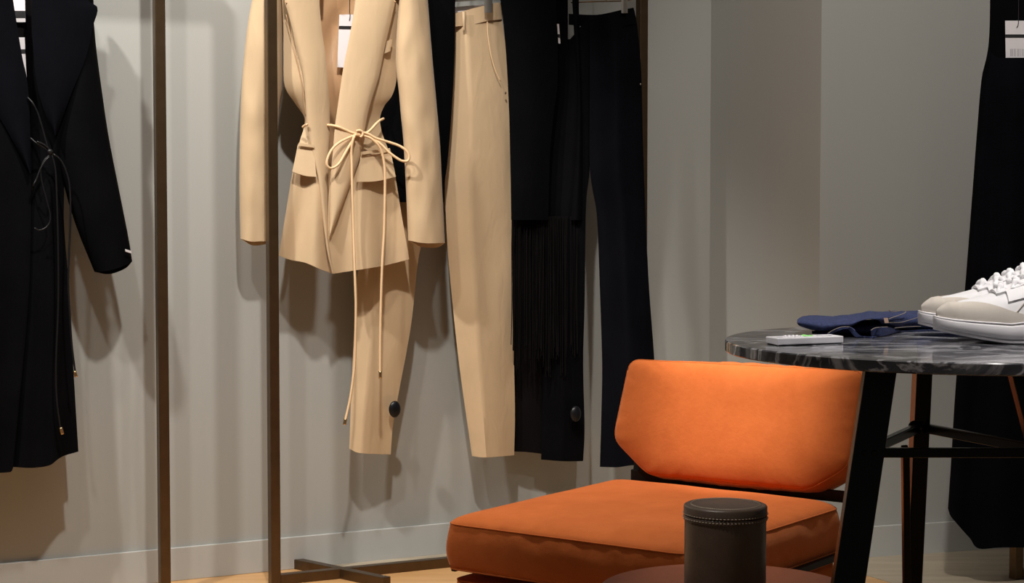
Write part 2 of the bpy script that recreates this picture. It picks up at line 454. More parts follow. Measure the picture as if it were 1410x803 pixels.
# right leg (viewer's right), full length
tube('leg', [(617, 17), (616, 90), (616, 150), (613, 240), (614, 300), (619, 375), (632, 500), (650, 628)],
     [(691, 25), (697, 70), (701, 122), (703.5, 200), (704.5, 300), (706, 420), (709, 560), (708, 627)],
     lambda u, v: .080, lambda v: .058, M['beige'], T, top=[(617, 24), (691, 25)], bot=[(650, 628), (668, 630), (708, 627)],
     ridge=lambda v: .33 + .10 * v - .22 * max(0, v - .6), fold=legfold(1), nv=60)
tube('leg', [(545, 30), (528, 100), (521, 200), (508, 300), (493, 371), (488, 450), (483, 560), (481, 618)],
     [(619, 30), (618, 150), (612, 250), (594, 300), (577, 352), (566, 448), (549, 541), (541, 587), (538, 626)],
     lambda u, v: .076, lambda v: .044, M['beige'], T, top=[(545, 30), (619, 24)], bot=[(481, 618), (496, 624), (538, 626)],
     ridge=lambda v: .38 - .08 * v, fold=legfold(2), nv=60)
tube('waistband', [(546, 24), (545, 34)], [(690.5, 3.5), (692, 26.5)], lambda u, v: .081, lambda v: .046 + .006, M['beige'], T,
     top=[(546, 24), (580, 24), (626, 18), (650, 12), (678, 5), (690.5, 3.5)], bot=[(545, 40), (600, 42), (647, 36), (670, 30), (692, 26.5)], nv=8, nu=40, th=.003)
for (x, y0, y1) in ((639, 16, 41), (575, 25, 46)):
    panel('belt_loop', [(x - 2.6, y0), (x - 2, (y0 + y1) / 2), (x - 1.6, y1)], [(x + 2.6, y0), (x + 2.6, (y0 + y1) / 2), (x + 3, y1)], lambda u, v: .1125 + .004 * math.sin(PI * v) + .004*math.sin(PI*u), M['beige'], T, nu=6, nv=10)
def beigefront(px): return .108
rope('pocket_seam', [W(671, 30, .1055), W(672, 50, .1055), W(676, 76, .105), W(682, 96, .1035), W(689, 111.5, .1005)], .0011, M['cord'], T, 40)
panel('waistband_lining', [(600, 12), (600, 26)], [(668, 6), (668, 14)], lambda u, v: .062, M['card'], T, nu=8, nv=4)
blob('rivet', W(696, 128, .1005), [AU * .0028, AN * .002, (0, 0, .0036)], M['leather'], T)
# hanger
H = thing('trouser_hanger', 'metal clip hanger gripping the waistband of the beige trousers', 'hanger', W(620, 3, .08))
bar('crossbar', W(548, 4, .081), W(688, -6, .081), .015, .006, M['steel'], H, (0, 0, 1))
def clip(x, yt, yb, parent, off=.108, wpx=11, back=.05):
    for o_, m_ in ((off, M['steel']), (back, M['steel'])):
        panel('clip', [(x - wpx / 2, yt), (x - wpx / 2, yb)], [(x + wpx / 2, yt), (x + wpx / 2, yb)], lambda u, v, o_=o_: o_ + .002 * math.sin(PI * u), m_, parent, nu=6, nv=4, th=.003)
clip(672.5, -8, 17.5, H, .1135); clip(560, -2, 36, H, .1135)
sH = (W(618, 0, .08) - A0).dot(AU); hanger_hook(H, sH, .081, W(618, 0, .081).z)
# security tag on hem
def sec_tag(px, py, off, label):
    t = thing('security_tag', label, 'security tag', W(px, py, off))
    c = W(px, py, off)
    blob('dome', c + AN * .002, [AU * .0155, AN * .0085, Vector((0, 0, .0205))], M['blackplastic'], t, 12, 24)
    blob('pin_head', c - AN * .004, [AU * .008, AN * .003, Vector((0, 0, .008))], M['blackplastic'], t)
sec_tag(543, 563.5, .098, 'black oval security tag on the hem of the beige trousers')

# ================================================================== BLACK TOP between jacket and trousers
K = thing('black_top', 'plain black top hanging behind the beige jacket, overlapping the beige trousers', 'top', W(570, 279, .12))
tube('body', [(520, -35), (518, 60), (516, 160), (515, 279)], [(629, -35), (627, 0), (626.5, 60), (624, 120), (620, 180), (616, 225), (612, 254), (611, 279)],
     lambda u, v: .122, lambda v: .026, M['black'], K, top=[(520, -35), (560, -45), (600, -45), (629, -35)], bot=[(515, 279), (560, 278.5), (611, 279)], fold=legfold(5, .003), nv=40)
panel('strap', [(552, -88), (548, -60), (546, -38)], [(560, -88), (556, -60), (556, -38)], lambda u, v: .124, M['black'], K, nu=4, nv=10)
panel('strap', [(592, -88), (594, -60), (596, -38)], [(600, -88), (603, -60), (606, -38)], lambda u, v: .124, M['black'], K, nu=4, nv=10)
HK = thing('clothes_hanger', 'metal hanger holding the black top behind the beige jacket', 'hanger', W(576, -88, .12))
rope_px('shoulder_bar', [(536, -72), (560, -86), (576, -92), (592, -86), (616, -72)], .124, .003, M['steel'], HK, 30)
hanger_hook(HK, (W(576, -92, .124) - A0).dot(AU), .124, W(576, -92, .124).z)

# ================================================================== BEIGE JACKET
J = thing('blazer', 'beige tie-waist blazer with long lapels and flap pockets on the rack', 'jacket', W(475, 378, .15))
# back panel with satin lining seen in the opening
panel('lining', [(392, -25), (393, 60), (400, 118), (420, 165), (412, 215), (400, 270), (392, 340)], [(545, -25), (545, 60), (543, 118), (527, 160), (537, 210), (550, 280), (556, 340)],
      lambda u, v: .100 + .007 * math.sin(u * 24 + 9 * math.sin(5 * v)) * (.3 + v) - .012 * math.sin(PI * u) + .024 * math.exp(-((v - .40) / .14) ** 2) , M['lining'], J, nu=60, nv=50)
def smooth(a, b, x):
    x = min(1, max(0, (x - a) / (b - a))); return x * x * (3 - 2 * x)
# front panels: viewer's left
def offL(u, v): return .128 + .028 * math.sin(PI * min(1, u * .62 + .0)) * (1) - .012 * math.exp(-((v - .50) / .10) ** 2) + .010 * math.sin(u * 9 + v * 2) * smooth(.5, 1, v)
panel('front_panel', [(386, -30), (390, 30), (390.5, 80), (392, 118), (406, 142), (419.5, 162), (418.5, 176), (412, 197), (403, 236), (393, 296), (384, 352)],
      [(440, -30), (441, 30), (449, 90), (454, 150), (453, 190), (452, 250), (454, 317), (456.5, 350), (459, 377)], offL, M['beige'], J,
      bot=[(384, 352), (400, 358), (420, 362), (441, 371), (459, 377.5)], nu=34, nv=80)
# viewer's right
def offR(u, v): return .134 + .030 * math.sin(PI * (.38 + u * .62)) - .010 * math.exp(-((v - .50) / .10) ** 2) + .010 * math.sin(u * 10.5 + 1 + v * 2) * smooth(.5, 1, v)
panel('front_panel', [(492, -30), (486, 25), (474, 92), (465, 150), (462, 185), (457, 225), (453, 280), (453, 330), (456, 355), (459, 377)],
      [(575, -30), (560, 10), (548, 60), (547.5, 125), (536, 144), (528, 160), (529, 178), (537.5, 205), (544, 240), (553, 296), (563.5, 357)], offR, M['beige'], J,
      bot=[(459, 377.5), (490, 372.5), (524, 367), (545, 362), (563.5, 357)], nu=40, nv=80)
# lapels (turned-back edges running the whole length on the left, folded under on the right)
def lapel(left, right, base, mat, label=None, roll_u=1.0, nv=70, bot=None, top=None, amp=.011):
    def off(u, v):
        r = math.sin(PI * (u ** .7 if roll_u > 0 else (1 - u) ** .7)) 
        return base(v) + amp * max(0, r) ** .7
    return panel('lapel', left, right, off, mat, J, nu=16, nv=nv, bot=bot, top=top, th=.002)
lapel([(391, -24), (392, 3), (396, 15), (405, 50), (417, 100), (420, 130), (421.5, 155), (423, 176), (431, 220), (438, 251), (444, 300), (450, 345), (457.5, 376)],
      [(437, -24), (439.5, 0), (443, 40), (448, 75), (451.5, 120), (453, 150), (453.8, 180), (451.5, 220), (451, 250), (453.5, 317), (456, 350), (460, 377)],
      lambda v: .157 - .006 * math.exp(-((v - .5) / .12) ** 2), M['beige'])
lapel([(494, -24), (490.5, 0), (486, 25), (481.5, 50), (473, 92), (468, 125), (464, 154), (461, 176), (458, 216), (455.3, 262), (453.5, 317)],
      [(546, -24), (544, 2.5), (538, 30), (531.6, 57), (526, 84), (521.7, 105), (514, 130), (508, 150), (503, 174), (500, 192), (497.5, 210), (488, 240), (474, 276), (461, 311), (454.5, 328)],
      lambda v: .166, M['beige'], roll_u=-1)
# collar notch stitching
rope_px('notch_seam', [(392, 3), (404, 6), (414, 4)], .163, .0009, M['lining'], J, 14)
rope_px('notch_seam', [(531, 1.5), (538, 0.5), (545, 2.5)], .168, .0012, M['cord'], J, 14)
# dart seams
rope_px('dart_seam', [(394, 20), (403, 60), (414, 108), (419, 140), (421, 160)], .1475, .0008, M['lining'], J, 30)
# chest welt pocket
panel('chest_pocket', [(530.5, 57), (528.5, 74)], [(540, 54.5), (537.5, 70.5)], lambda u, v: .1575 + .002 * math.sin(PI * u), M['beige'], J, nu=8, nv=6, th=.003)
# hip pockets: welt + flap
panel('pocket_flap', [(410, 199), (406.5, 218), (402.5, 236.5)], [(432.5, 203), (434, 224), (435.5, 243.5)], lambda u, v: .147 + .012 * u + .010 * v, M['beige'], J, bot=[(402.5, 236.5), (420, 242), (435.5, 243.5)], nu=14, nv=10, th=.003)
panel('pocket_flap', [(498, 213), (494.5, 232), (491, 250.5)], [(538, 208), (541.5, 226), (545, 243.5)], lambda u, v: .171 - .018 * u + .009 * v, M['beige'], J, top=[(498, 213), (518, 212.5), (538, 208)], bot=[(491, 250.5), (518, 249.5), (545, 243.5)], nu=18, nv=10, th=.003)
panel('pocket_welt', [(411.5, 196.5), (410.5, 200)], [(432, 199.5), (432.5, 203.5)], lambda u, v: .156 + .010 * u, M['beige'], J, nu=8, nv=3, th=.0025)
panel('pocket_welt', [(498, 209), (498, 213)], [(537, 204), (537.5, 208)], lambda u, v: .178 - .02 * u, M['beige'], J, nu=12, nv=3, th=.0025)
# sleeves
def slf(seed): 
    def f(u, v): return .004 * cloth_noise(u * .9, v * 2.2, 3.5, seed) + .003 * math.exp(-((v - .55) / .05) ** 2) * math.sin(u * 6)
    return f
tube('sleeve', [(386, -45), (357, -38), (347, 0), (340, 40), (335, 87), (331.5, 140), (330, 199), (329.5, 260), (331, 328.5)],
     [(392, -20), (391, 20), (390, 60), (389.5, 117), (385, 149), (382, 194), (381, 250), (380, 300), (377, 333)],
     lambda u, v: .096 - .018*v, lambda v: .066, M['beige'], J, top=[(386, -45), (392, -20)], bot=[(331, 328.5), (345, 332), (360, 331), (377, 331)], backbot=[(331, 328.5), (346, 337.5), (362, 337), (377, 333)], fold=slf(11), nv=60, th=.0025)
tube('sleeve', [(552, -22), (548, 20), (545.5, 60), (545.5, 95), (549, 125), (552, 160), (555, 190), (558.5, 250), (562, 331)],
     [(570, -45), (585, -25), (589, 0), (594, 62), (600, 130), (606, 199), (609, 260), (612.7, 334.5)],
     lambda u, v: .160 + .006 * v, lambda v: .062, M['beige'], J, top=[(552, -22), (570, -45)], bot=[(562, 331), (585, 335), (612.7, 334.5)], backbot=[(562, 331), (578, 339.5), (601, 341), (612.7, 334.5)], fold=slf(12), nv=60, th=.0025)
# shoulders / collar above the frame
panel('shoulder', [(357, -38), (372, -20), (386, 0)], [(445, -62), (446, -40), (446, -20)], lambda u, v: .115 + .03 * u * v, M['beige'], J, nu=14, nv=8)
panel('shoulder', [(492, -62), (492, -40), (492, -20)], [(585, -30), (572, -12), (560, 2)], lambda u, v: .145 + .012 * v, M['beige'], J, nu=14, nv=8)
rope_px('collar', [(440, -20, .02), (443, -60, .0), (455, -72, -.02), (482, -72, -.02), (494, -60, 0), (496, -20, .02)], .14, .011, M['beige'], J, 40, 10)
HJ = thing('clothes_hanger', 'metal hanger holding the beige blazer', 'hanger', W(470, -60, .13))
rope_px('shoulder_bar', [(385, -30), (430, -48), (468, -62), (506, -50), (560, -32)], .122, .005, M['steel'], HJ, 30)
hanger_hook(HJ, (W(468, -62, .122) - A0).dot(AU), .122, W(468, -62, .122).z)
# tie belt (part of jacket) : waist cord, bow, knot, tails
CR = .0031
tie = rope_px('tie_cord', [(417, 175, -.03), (420.5, 172.5, -.02), (423, 171.5, -.012)], .178, CR, M['cord'], J, 16)
rope_px('tie_cord', [(451, 172.2, -.02), (458, 172.8, -.01), (467, 175.2, -.002), (480, 181, 0), (491, 185, .002)], .176, CR, M['cord'], J, 30)
rope_px('tie_cord', [(495, 184, .002), (502, 183.5), (508.5, 180.5, 0), (518, 170.5, -.004), (523, 166, -.012), (528, 163.5, -.028)], .176, CR, M['cord'], J, 30)
rope_px('bow_loop', [(493, 185.5, .004), (484, 188, .006), (467, 196.5, .01), (457, 206, .012), (451.5, 217, .013), (450, 226, .013), (454, 231.5, .013), (461, 230, .012), (468, 223.5, .01), (477, 208, .007), (486.6, 191, .002), (491, 186, 0)], .178, CR, M['cord'], J, 90)
rope_px('bow_loop', [(494, 183, .004), (500, 182.5, .006), (508, 185, .008), (517, 190, .01), (528, 193.5, .014), (538.6, 196.8, .018), (549, 200.5, .024), (558, 206.3, .03), (563, 214, .033), (562.5, 220, .033), (558, 222.3, .032), (549.6, 219.8, .028), (536, 210, .02), (526, 200, .014), (516.7, 192.5, .008), (508, 187.6, .004), (500, 186.5, 0)], .180, CR, M['cord'], J, 100)
blob('knot', W(495, 184.3, .186), [AU * .0085, AN * .006, Vector((0, 0, .0072))], M['cord'], J, 10, 14)
rope_px('knot_wrap', [(491, 180.5), (495, 179.5, .004), (499, 182, .005), (499, 186.5, .005), (496, 189, .003)], .190, CR * .9, M['cord'], J, 24)
tail = rope_px('tie_tail', [(488, 187, .003), (485.5, 195, .005), (484, 210), (484.4, 226), (485, 260), (486.7, 317), (488, 360, .004), (489.5, 400, .006), (490, 430, .004), (488.6, 494, 0), (486, 522, 0), (482, 550, 0), (475.5, 579, 0)], .186, CR, M['cord'], J, 120)
rope_px('cord_tip', [(475.8, 577), (474.3, 585)], .186, .0042, M['brass'], tail, 6)
tail = rope_px('tie_tail', [(501, 187, 0), (510, 190, .004), (518, 197, .006), (523.5, 204, .006), (527.7, 217, .005), (530, 236, .004), (530, 270, .002), (529, 317, 0), (527.3, 345, 0), (526, 372, .002), (524.5, 420, 0), (523.6, 470, -.003), (523.4, 514, -.004)], .184, CR, M['cord'], J, 120)
rope_px('cord_tip', [(523.4, 511), (523.6, 521)], .180, .0038, M['brass'], tail, 6)

# hang tags
def hang_tag(label, corners, stripes, off, string, mat=None, strips_to=None, wfun=None, group=None):
    """corners: TL TR BR BL px"""
    wf = wfun or (lambda x, y, o: W(x, y, o))
    tl, tr, br, bl = corners
    t = thing('hang_tag', label, 'price tag', wf(bl[0], bl[1], off))
    o = mk('card', [wf(*c, off) for c in corners], [(0, 1, 2, 3)], M['card'], t, False); solid(o, .0008, 0)
    def P(u, v, d=.0009):
        x = (tl[0] * (1 - u) + tr[0] * u) * (1 - v) + (bl[0] * (1 - u) + br[0] * u) * v
        y = (tl[1] * (1 - u) + tr[1] * u) * (1 - v) + (bl[1] * (1 - u) + br[1] * u) * v
        return wf(x, y, off + d)
    for nm, u0, u1, v0, v1, m_ in stripes:
        s_ = mk(nm, [P(u0, v0), P(u1, v0), P(u1, v1), P(u0, v1)], [(0, 1, 2, 3)], m_, t, False); solid(s_, .0003, 0)
    if string: rope('string', [wf(*p, off + .0015) for p in string], .0009, M['ink'], t, 20, 6)
    return t
hang_tag('white price tag with a black stripe inside the beige blazer opening', [(467.4, 20), (490, 20), (487, 94), (464.2, 92.5)],
         [('stripe', 0, 1, .215, .275, M['ink'])], .128, [(482, -30), (481.5, 10), (482, 22), (481, 28)])

# ================================================================== BLACK COAT at the left
CO = thing('coat', 'long black wrap coat with wide lapels and a thin tied cord at far left', 'coat', W(40, 640, .12))
panel('lining', [(-20, -25), (-20, 300), (0, 600)], [(100, -25), (85, 300), (95, 600)], lambda u, v: .095 + .003 * math.sin(20 * u), M['black_c'], CO, nu=30, nv=20)
panel('back_panel', [(-75, -30), (-70, 300), (-78, 620)], [(122, 0), (88, 270), (106, 618)], lambda u, v: .088 + .006 * math.sin(18 * u), M['black'], CO, bot=[(-78, 620), (-20, 638), (20, 643), (60, 641), (106, 618)], nu=40, nv=20)
panel('front_panel', [(50, -25), (44, 120), (36, 240), (30, 400), (20, 560), (14, 643)], [(128, -25), (128, 37), (112, 130), (88, 260), (95, 400), (103, 540), (108, 622)],
      lambda u, v: .125 + .025 * math.sin(PI * u) - .01 * math.exp(-((v - .36) / .1) ** 2) + .007 * math.sin(u * 12) * v, M['black'], CO, bot=[(14, 643), (45, 644.5), (68, 641), (78, 634), (88, 628), (108, 622)], nu=40, nv=60)
panel('front_panel', [(-75, -25), (-72, 120), (-60, 230), (-72, 400), (-80, 651)], [(15, -25), (18, 0), (30, 75), (39, 125), (42, 180), (43, 250), (40, 400), (26, 560), (18, 644)],
      lambda u, v: .130 + .028 * math.sin(PI * (u * .7 + .1)) + .006 * math.sin(u * 12 + 2) * v, M['black'], CO, bot=[(-80, 651), (-20, 653), (10, 652.5), (16, 651), (18, 646)], nu=40, nv=60)
panel('lapel', [(45, -25), (44, 40), (50, 110), (60, 150), (75, 186)], [(118, -25), (121, 0), (134.5, 11), (128, 37), (118, 80), (98, 130), (77, 187)], lambda u, v: .158 + .010 * math.sin(PI * u), M['black_b'], CO, nu=20, nv=40)
panel('lapel', [(-50, -25), (-45, 40), (-25, 120), (10, 180), (40, 238)], [(15, -25), (18, 0), (30, 75), (39, 125), (43, 240)], lambda u, v: .162 + .010 * math.sin(PI * u), M['black_b'], CO, nu=20, nv=40)
tube('sleeve', [(96, -40), (100, 30), (86, 130), (78, 200), (92, 270), (108, 320), (130, 374.5)], [(120, -30), (128, 20), (133, 70), (141, 130), (150, 190), (164, 262), (177, 328), (182, 360)],
     lambda u, v: .120, lambda v: .07, M['black'], CO, top=[(96, -40), (120, -30)], bot=[(130, 374.5), (150, 372), (170, 365), (182, 358)], backbot=[(130, 374.5), (150, 377.5), (172, 370), (182, 360)], nv=60, th=.0025)
tube('sleeve', [(-98, -30), (-118, 60), (-140, 200), (-165, 350)], [(-70, -40), (-75, 60), (-92, 200), (-112, 360)], lambda u, v: .120, lambda v: .07, M['black'], CO, nv=30)
panel('cuff_label', [(172.6, 343), (173.5, 346.5)], [(180.5, 345.5), (181, 349)], lambda u, v: .1555 - .014*u, M['card'], CO, nu=3, nv=3, th=.001)
BC = .0021
rope_px('tie_cord', [(38, 134, -.01), (45, 142), (52, 156), (57, 172), (62, 190), (66, 205)], .176, BC, M['blackcord'], CO, 40)
rope_px('tie_cord', [(42, 190, -.01), (50, 197), (58, 202), (68, 209)], .176, BC, M['blackcord'], CO, 20)
rope_px('tie_cord', [(51, 195), (60, 199), (68, 206), (73, 214)], .179, BC, M['blackcord'], CO, 20)
rope_px('bow_loop', [(68, 214), (60, 222), (56, 235), (58, 252), (64, 275), (69, 295), (68, 307), (62, 314), (54, 317), (47, 314)], .179, BC * .8, M['blackcord'], CO, 60)
rope_px('bow_loop', [(68, 216), (62, 222), (56, 232), (50, 247), (46, 255), (44, 262, -.02)], .180, BC, M['blackcord'], CO, 40)
blob('knot', W(69, 209, .18), [AU * .0065, AN * .004, Vector((0, 0, .006))], M['blackcord'], CO)
tail1 = rope_px('tie_tail', [(71, 212), (76, 232), (78, 265), (80, 340), (80, 420), (77, 500), (78, 550), (83, 590)], .178, BC, M['blackcord'], CO, 80)
tail2 = rope_px('tie_tail', [(73, 212), (83, 220), (91, 236), (96, 258), (97, 300), (95, 350), (94, 390), (96, 430), (99, 475), (103.5, 512)], .178, BC, M['blackcord'], CO, 80)
rope_px('cord_tip', [(83.5, 589), (86, 598)], .178, .0038, M['brass'], tail1, 6)
rope_px('cord_tip', [(102.5, 511), (105, 519)], .178, .0038, M['brass'], tail2, 6)
hang_tag('upper white price tag with black bands inside the black coat opening', [(8, -20), (34, -20), (35, 30.5), (8, 30.5)],
         [('stripe', 0, 1, .69, .885, M['ink'])], .108, [(22, -30), (22, -10)])
hang_tag('lower white price tag with a black band inside the black coat opening', [(12, 51.5), (34, 51.5), (37, 112), (12, 112)],
         [('stripe', 0, 1, .27, .37, M['ink'])], .1075, [(22, 30), (23, 56)])
HC = thing('clothes_hanger', 'metal hanger holding the long black coat', 'hanger', W(25, -60, .12))
rope_px('shoulder_bar', [(-70, -32), (-25, -48), (22, -60), (68, -50), (112, -32)], .118, .005, M['steel'], HC, 30)
hanger_hook(HC, (W(22, -60, .118) - A0).dot(AU), .118, W(22, -60, .118).z)

# ================================================================== BLACK FRINGED COAT + TROUSERS
FC = thing('fringed_coat', 'black sleeveless coat with long hanging fringe between the beige and black trousers', 'coat', W(750, 305, .13))
panel('back_panel', [(692, -25), (700, 100), (705, 304)], [(782, -25), (782, 150), (782, 300)], lambda u, v: .092, M['black'], FC, nu=20, nv=20)
panel('front_panel', [(686, -25), (696, 60), (702, 180), (704, 303)], [(764, -25), (767, 40), (768, 110), (762, 160), (757, 220), (755, 303)], lambda u, v: .118 + .02 * math.sin(PI * (.15 + .75 * u)), M['black'], FC, nu=30, nv=40)
panel('front_panel', [(789, -25), (788, 0), (790, 40), (794, 120), (792, 220), (786, 303)], [(797.3, -25), (797.3, 18), (801, 80), (803, 180), (802, 303)], lambda u, v: .125 + .012 * math.sin(PI * u), M['black'], FC, nu=10, nv=40)
panel('shoulder', [(700, -55), (690, -22)], [(752, -70), (760, -22)], lambda u, v: .12 + .01 * u, M['black'], FC, nu=8, nv=6)
panel('shoulder', [(776, -70), (786, -22)], [(812, -50), (797, -22)], lambda u, v: .12 + .01 * (1-u), M['black'], FC, nu=8, nv=6)
# fringe: uncountable strands in one mesh
vs = []; fs = []
for i in range(120):
    x = 705 + 95 * (i + random.random()) / 120
    if 709 < x < 713 and random.random() < .7: continue
    y1 = 500 + 14 * math.sin(x * .31) + random.uniform(-14, 10) - (14 if x > 780 else 0)
    off = .112 + random.uniform(-.006, .008); r = .0011; sw = random.uniform(-1.5, 1.5)
    P = [W(x + sw * math.sin(k * .9) * .4 + sw * k / 8, 298 + (y1 - 298) * k / 8, off + .002 * math.sin(k + i)) for k in range(9)]
    for p in P:
        for (a, b) in ((-r, 0), (0, r), (r, 0), (0, -r)): vs.append(p + AU * a + AN * b)
    b0 = len(vs) - 36
    for k in range(8):
        for m_ in range(4): fs.append((b0 + 4 * k + m_, b0 + 4 * k + (m_ + 1) % 4, b0 + 4 * k + 4 + (m_ + 1) % 4, b0 + 4 * k + 4 + m_))
fr = mk('fringe', vs, fs, M['black_c'], FC); fr['kind'] = 'stuff'
U1 = thing('trousers', 'brown-black trousers worn under the fringed coat on the same hanger', 'trousers', W(740, 625, .09))
tube('leg', [(696, 64), (703, 200), (706, 320), (708, 480), (708, 622)], [(795, 62), (792, 150), (784, 300), (778, 480), (776, 635)], lambda u, v: .058, lambda v: .024, M['black_c'], U1,
     top=[(700, 62), (730, 62), (768, 60), (795, 62)], bot=[(708, 622), (722, 622.5), (740, 624.5), (752, 626.5), (765, 631.5), (776, 635.5)], nv=40)
tube('waistband', [(700, 54), (700, 72)], [(796, 54), (796, 70)], lambda u, v: .059, lambda v: .028, M['black_c'], U1, nv=5)
tube('leg', [(722, 150), (716, 320), (716, 480), (712, 618)], [(768, 150), (760, 320), (756, 480), (752, 624)], lambda u, v: .034, lambda v: .012, M['black_c'], U1, nv=30)
hang_tag('thin white sliver of a tag seen edge-on in the fringed coat opening', [(766.8, 33), (769.6, 33), (771.6, 60), (769, 60)],
         [('stripe', 0, 1, .52, .70, M['ink'])], .1085, None)
HF = thing('clothes_hanger', 'metal hanger holding the fringed black coat', 'hanger', W(764, -70, .12))
rope_px('shoulder_bar', [(704, -50), (735, -66), (764, -76), (790, -66), (808, -52)], .118, .004, M['steel'], HF, 30)
hanger_hook(HF, (W(764, -76, .118) - A0).dot(AU), .118, W(764, -76, .118).z)

# ================================================================== BLACK TROUSERS #2
def tw(px): return .088 + .115 * smooth(775, 860, px)
T2 = thing('trousers', 'black wide-leg trousers on a clip hanger beside the rack post, right of the fringed coat', 'trousers', W(840, 640, .16))
tube('leg', [(812, 22), (812, 120), (812, 225), (816, 262), (822, 300), (826, 400), (829, 500), (828, 570), (826, 643)],
     [(873.5, 14), (878, 40), (883, 100), (885.5, 200), (889, 300), (894, 400), (900, 480), (905, 560), (909, 638)],
     lambda u, v: .150 + .053 * smooth(0, .6, u) + .012*v, lambda v: .028, M['black_b'], T2, bot=[(826, 643), (850, 643.5), (868, 641), (909, 638)], ridge=lambda v: .5, fold=legfold(8, .004), nv=60)
tube('leg', [(780, 60), (768, 150), (756, 300), (750, 450), (745, 633)], [(813, 22), (813, 120), (812, 230), (807, 285), (805, 420), (803, 500), (805, 590), (803, 635)],
     lambda u, v: .082 + .062 * u * (1 - v * .7), lambda v: .024, M['black'], T2, top=[(780, 24), (813, 22)], bot=[(745, 633), (776, 635.5), (803, 635.5)], ridge=lambda v: .5, fold=legfold(9, .003), nv=60)
tube('waistband', [(783, 19), (783, 34)], [(872.5, 10.5), (877, 33)], lambda u, v: .094 + .110 * smooth(0, .9, u), lambda v: .030, M['black'], T2,
     top=[(783, 19), (797, 19), (820, 18), (835, 15), (855, 9), (872.5, 4.5)], bot=[(783, 36), (830, 38), (877, 30)], nv=8, nu=40, th=.003)
blob('rivet', W(882, 116, .2185), [AU * .0022, AN * .0016, (0, 0, .0022)], M['steel'], T2)
sec_tag(792, 570, .148 - .02, 'black oval security tag on the hem of the black wide-leg trousers')
H2 = thing('trouser_hanger', 'thin wire clip hanger gripping the black wide-leg trousers', 'hanger', W(835, 2, .16))
rope('crossbar', [W(786, 3.5, .108), W(825, 2, .15), W(860, 1, .19), W(874, -2, .2)], .0018, M['bronze'], H2, 20)
clip(860, -12, 18, H2, .2225, 8.5, .185)
sH2 = (W(835, 2, .16) - A0).dot(AU); hanger_hook(H2, sH2, .16, W(835, 2, .16).z)

# ================================================================== LONG BLACK DRESS at the right
def D(px, py, off): return on_y(px, py, DY - off)
def dpanel(name, left, right, off, mat, parent, top=None, bot=None, nu=24, nv=50, th=.0025):
    g = coons(left, right, top, bot, nu, nv)
    vs = [D(g[j][i][0], g[j][i][1], off(i / (nu - 1), j / (nv - 1))) for j in range(nv) for i in range(nu)]
    fs = [(j * nu + i, j * nu + i + 1, (j + 1) * nu + i + 1, (j + 1) * nu + i) for j in range(nv - 1) for i in range(nu - 1)]
    return solid(mk(name, vs, fs, mat, parent), th, 0)
DR = thing('dress', 'long black pinafore dress hanging at the right behind the marble table', 'dress', D(1400, 750, 0))
dress_l = [(1361, 68), (1358, 84), (1352, 110), (1346, 180), (1340, 260), (1330, 390), (1322, 470), (1316, 540), (1310, 640), (1306, 700)]
dpanel('skirt', dress_l, [(1490, 60), (1500, 200), (1520, 400), (1540, 700)],
       lambda u, v: .0 + .05 * math.sin(PI * min(1, u + .02)) ** .6 + .012 * math.sin(u * 22 + .5) * (.2 + v), M['black_b'], DR,
       top=[(1361, 68), (1370, 77), (1384, 80), (1430, 80), (1490, 60)], bot=[(1306, 700), (1310, 712), (1322, 726), (1336, 742), (1348, 755.5), (1380, 754), (1440, 754), (1500, 752), (1540, 700)], nu=70, nv=60)
dpanel('side_panel', dress_l, [(1363, 78), (1359, 110), (1356.5, 180), (1354, 300), (1352, 400), (1348, 540), (1344, 700)],
       lambda u, v: .012 + .012 * u, M['black_b'], DR, nu=8, nv=50)
dpanel('back_skirt', [(1364, 30), (1350, 200), (1336, 400), (1312, 690)], [(1490, 30), (1540, 690)], lambda u, v: -.03, M['black'], DR, nu=20, nv=20)
dpanel('bodice', [(1363.5, -40), (1363, 20), (1362, 50), (1360, 70), (1356, 92)], [(1490, -40), (1490, 92)], lambda u, v: -.005 + .015 * math.sin(PI * u), M['black'], DR, nu=24, nv=20)
HD = thing('clothes_hanger', 'metal hanger holding the long black dress at the right', 'hanger', D(1430, -60, 0))
rope('shoulder_bar', [D(1364, -34, 0), D(1395, -48, 0), D(1428, -58, 0), D(1460, -48, 0), D(1490, -34, 0)], .005, M['steel'], HD, 30)
rope('hook', [D(1428, -56, 0), D(1428, -80, -.01), D(1428, -100, -.02), D(1428, -112, -.05)], .002, M['steel'], HD, 20)
hang_tag('white price tag with a black stripe and barcode on the long black dress', [(1384, 28.5), (1416, 28.5), (1416.5, 79.5), (1384.8, 79.5)],
         [('stripe', 0, 1, .37, .46, M['ink'])] + [('barcode_bar', u, u + .028, .76, .96, M['greyink']) for u in (.20, .245, .29, .36, .41, .50, .55, .62, .70, .76, .83, .90)],
         .026, [(1402.5, -20), (1402.5, 20), (1402, 34), (1400, 38)], wfun=D)

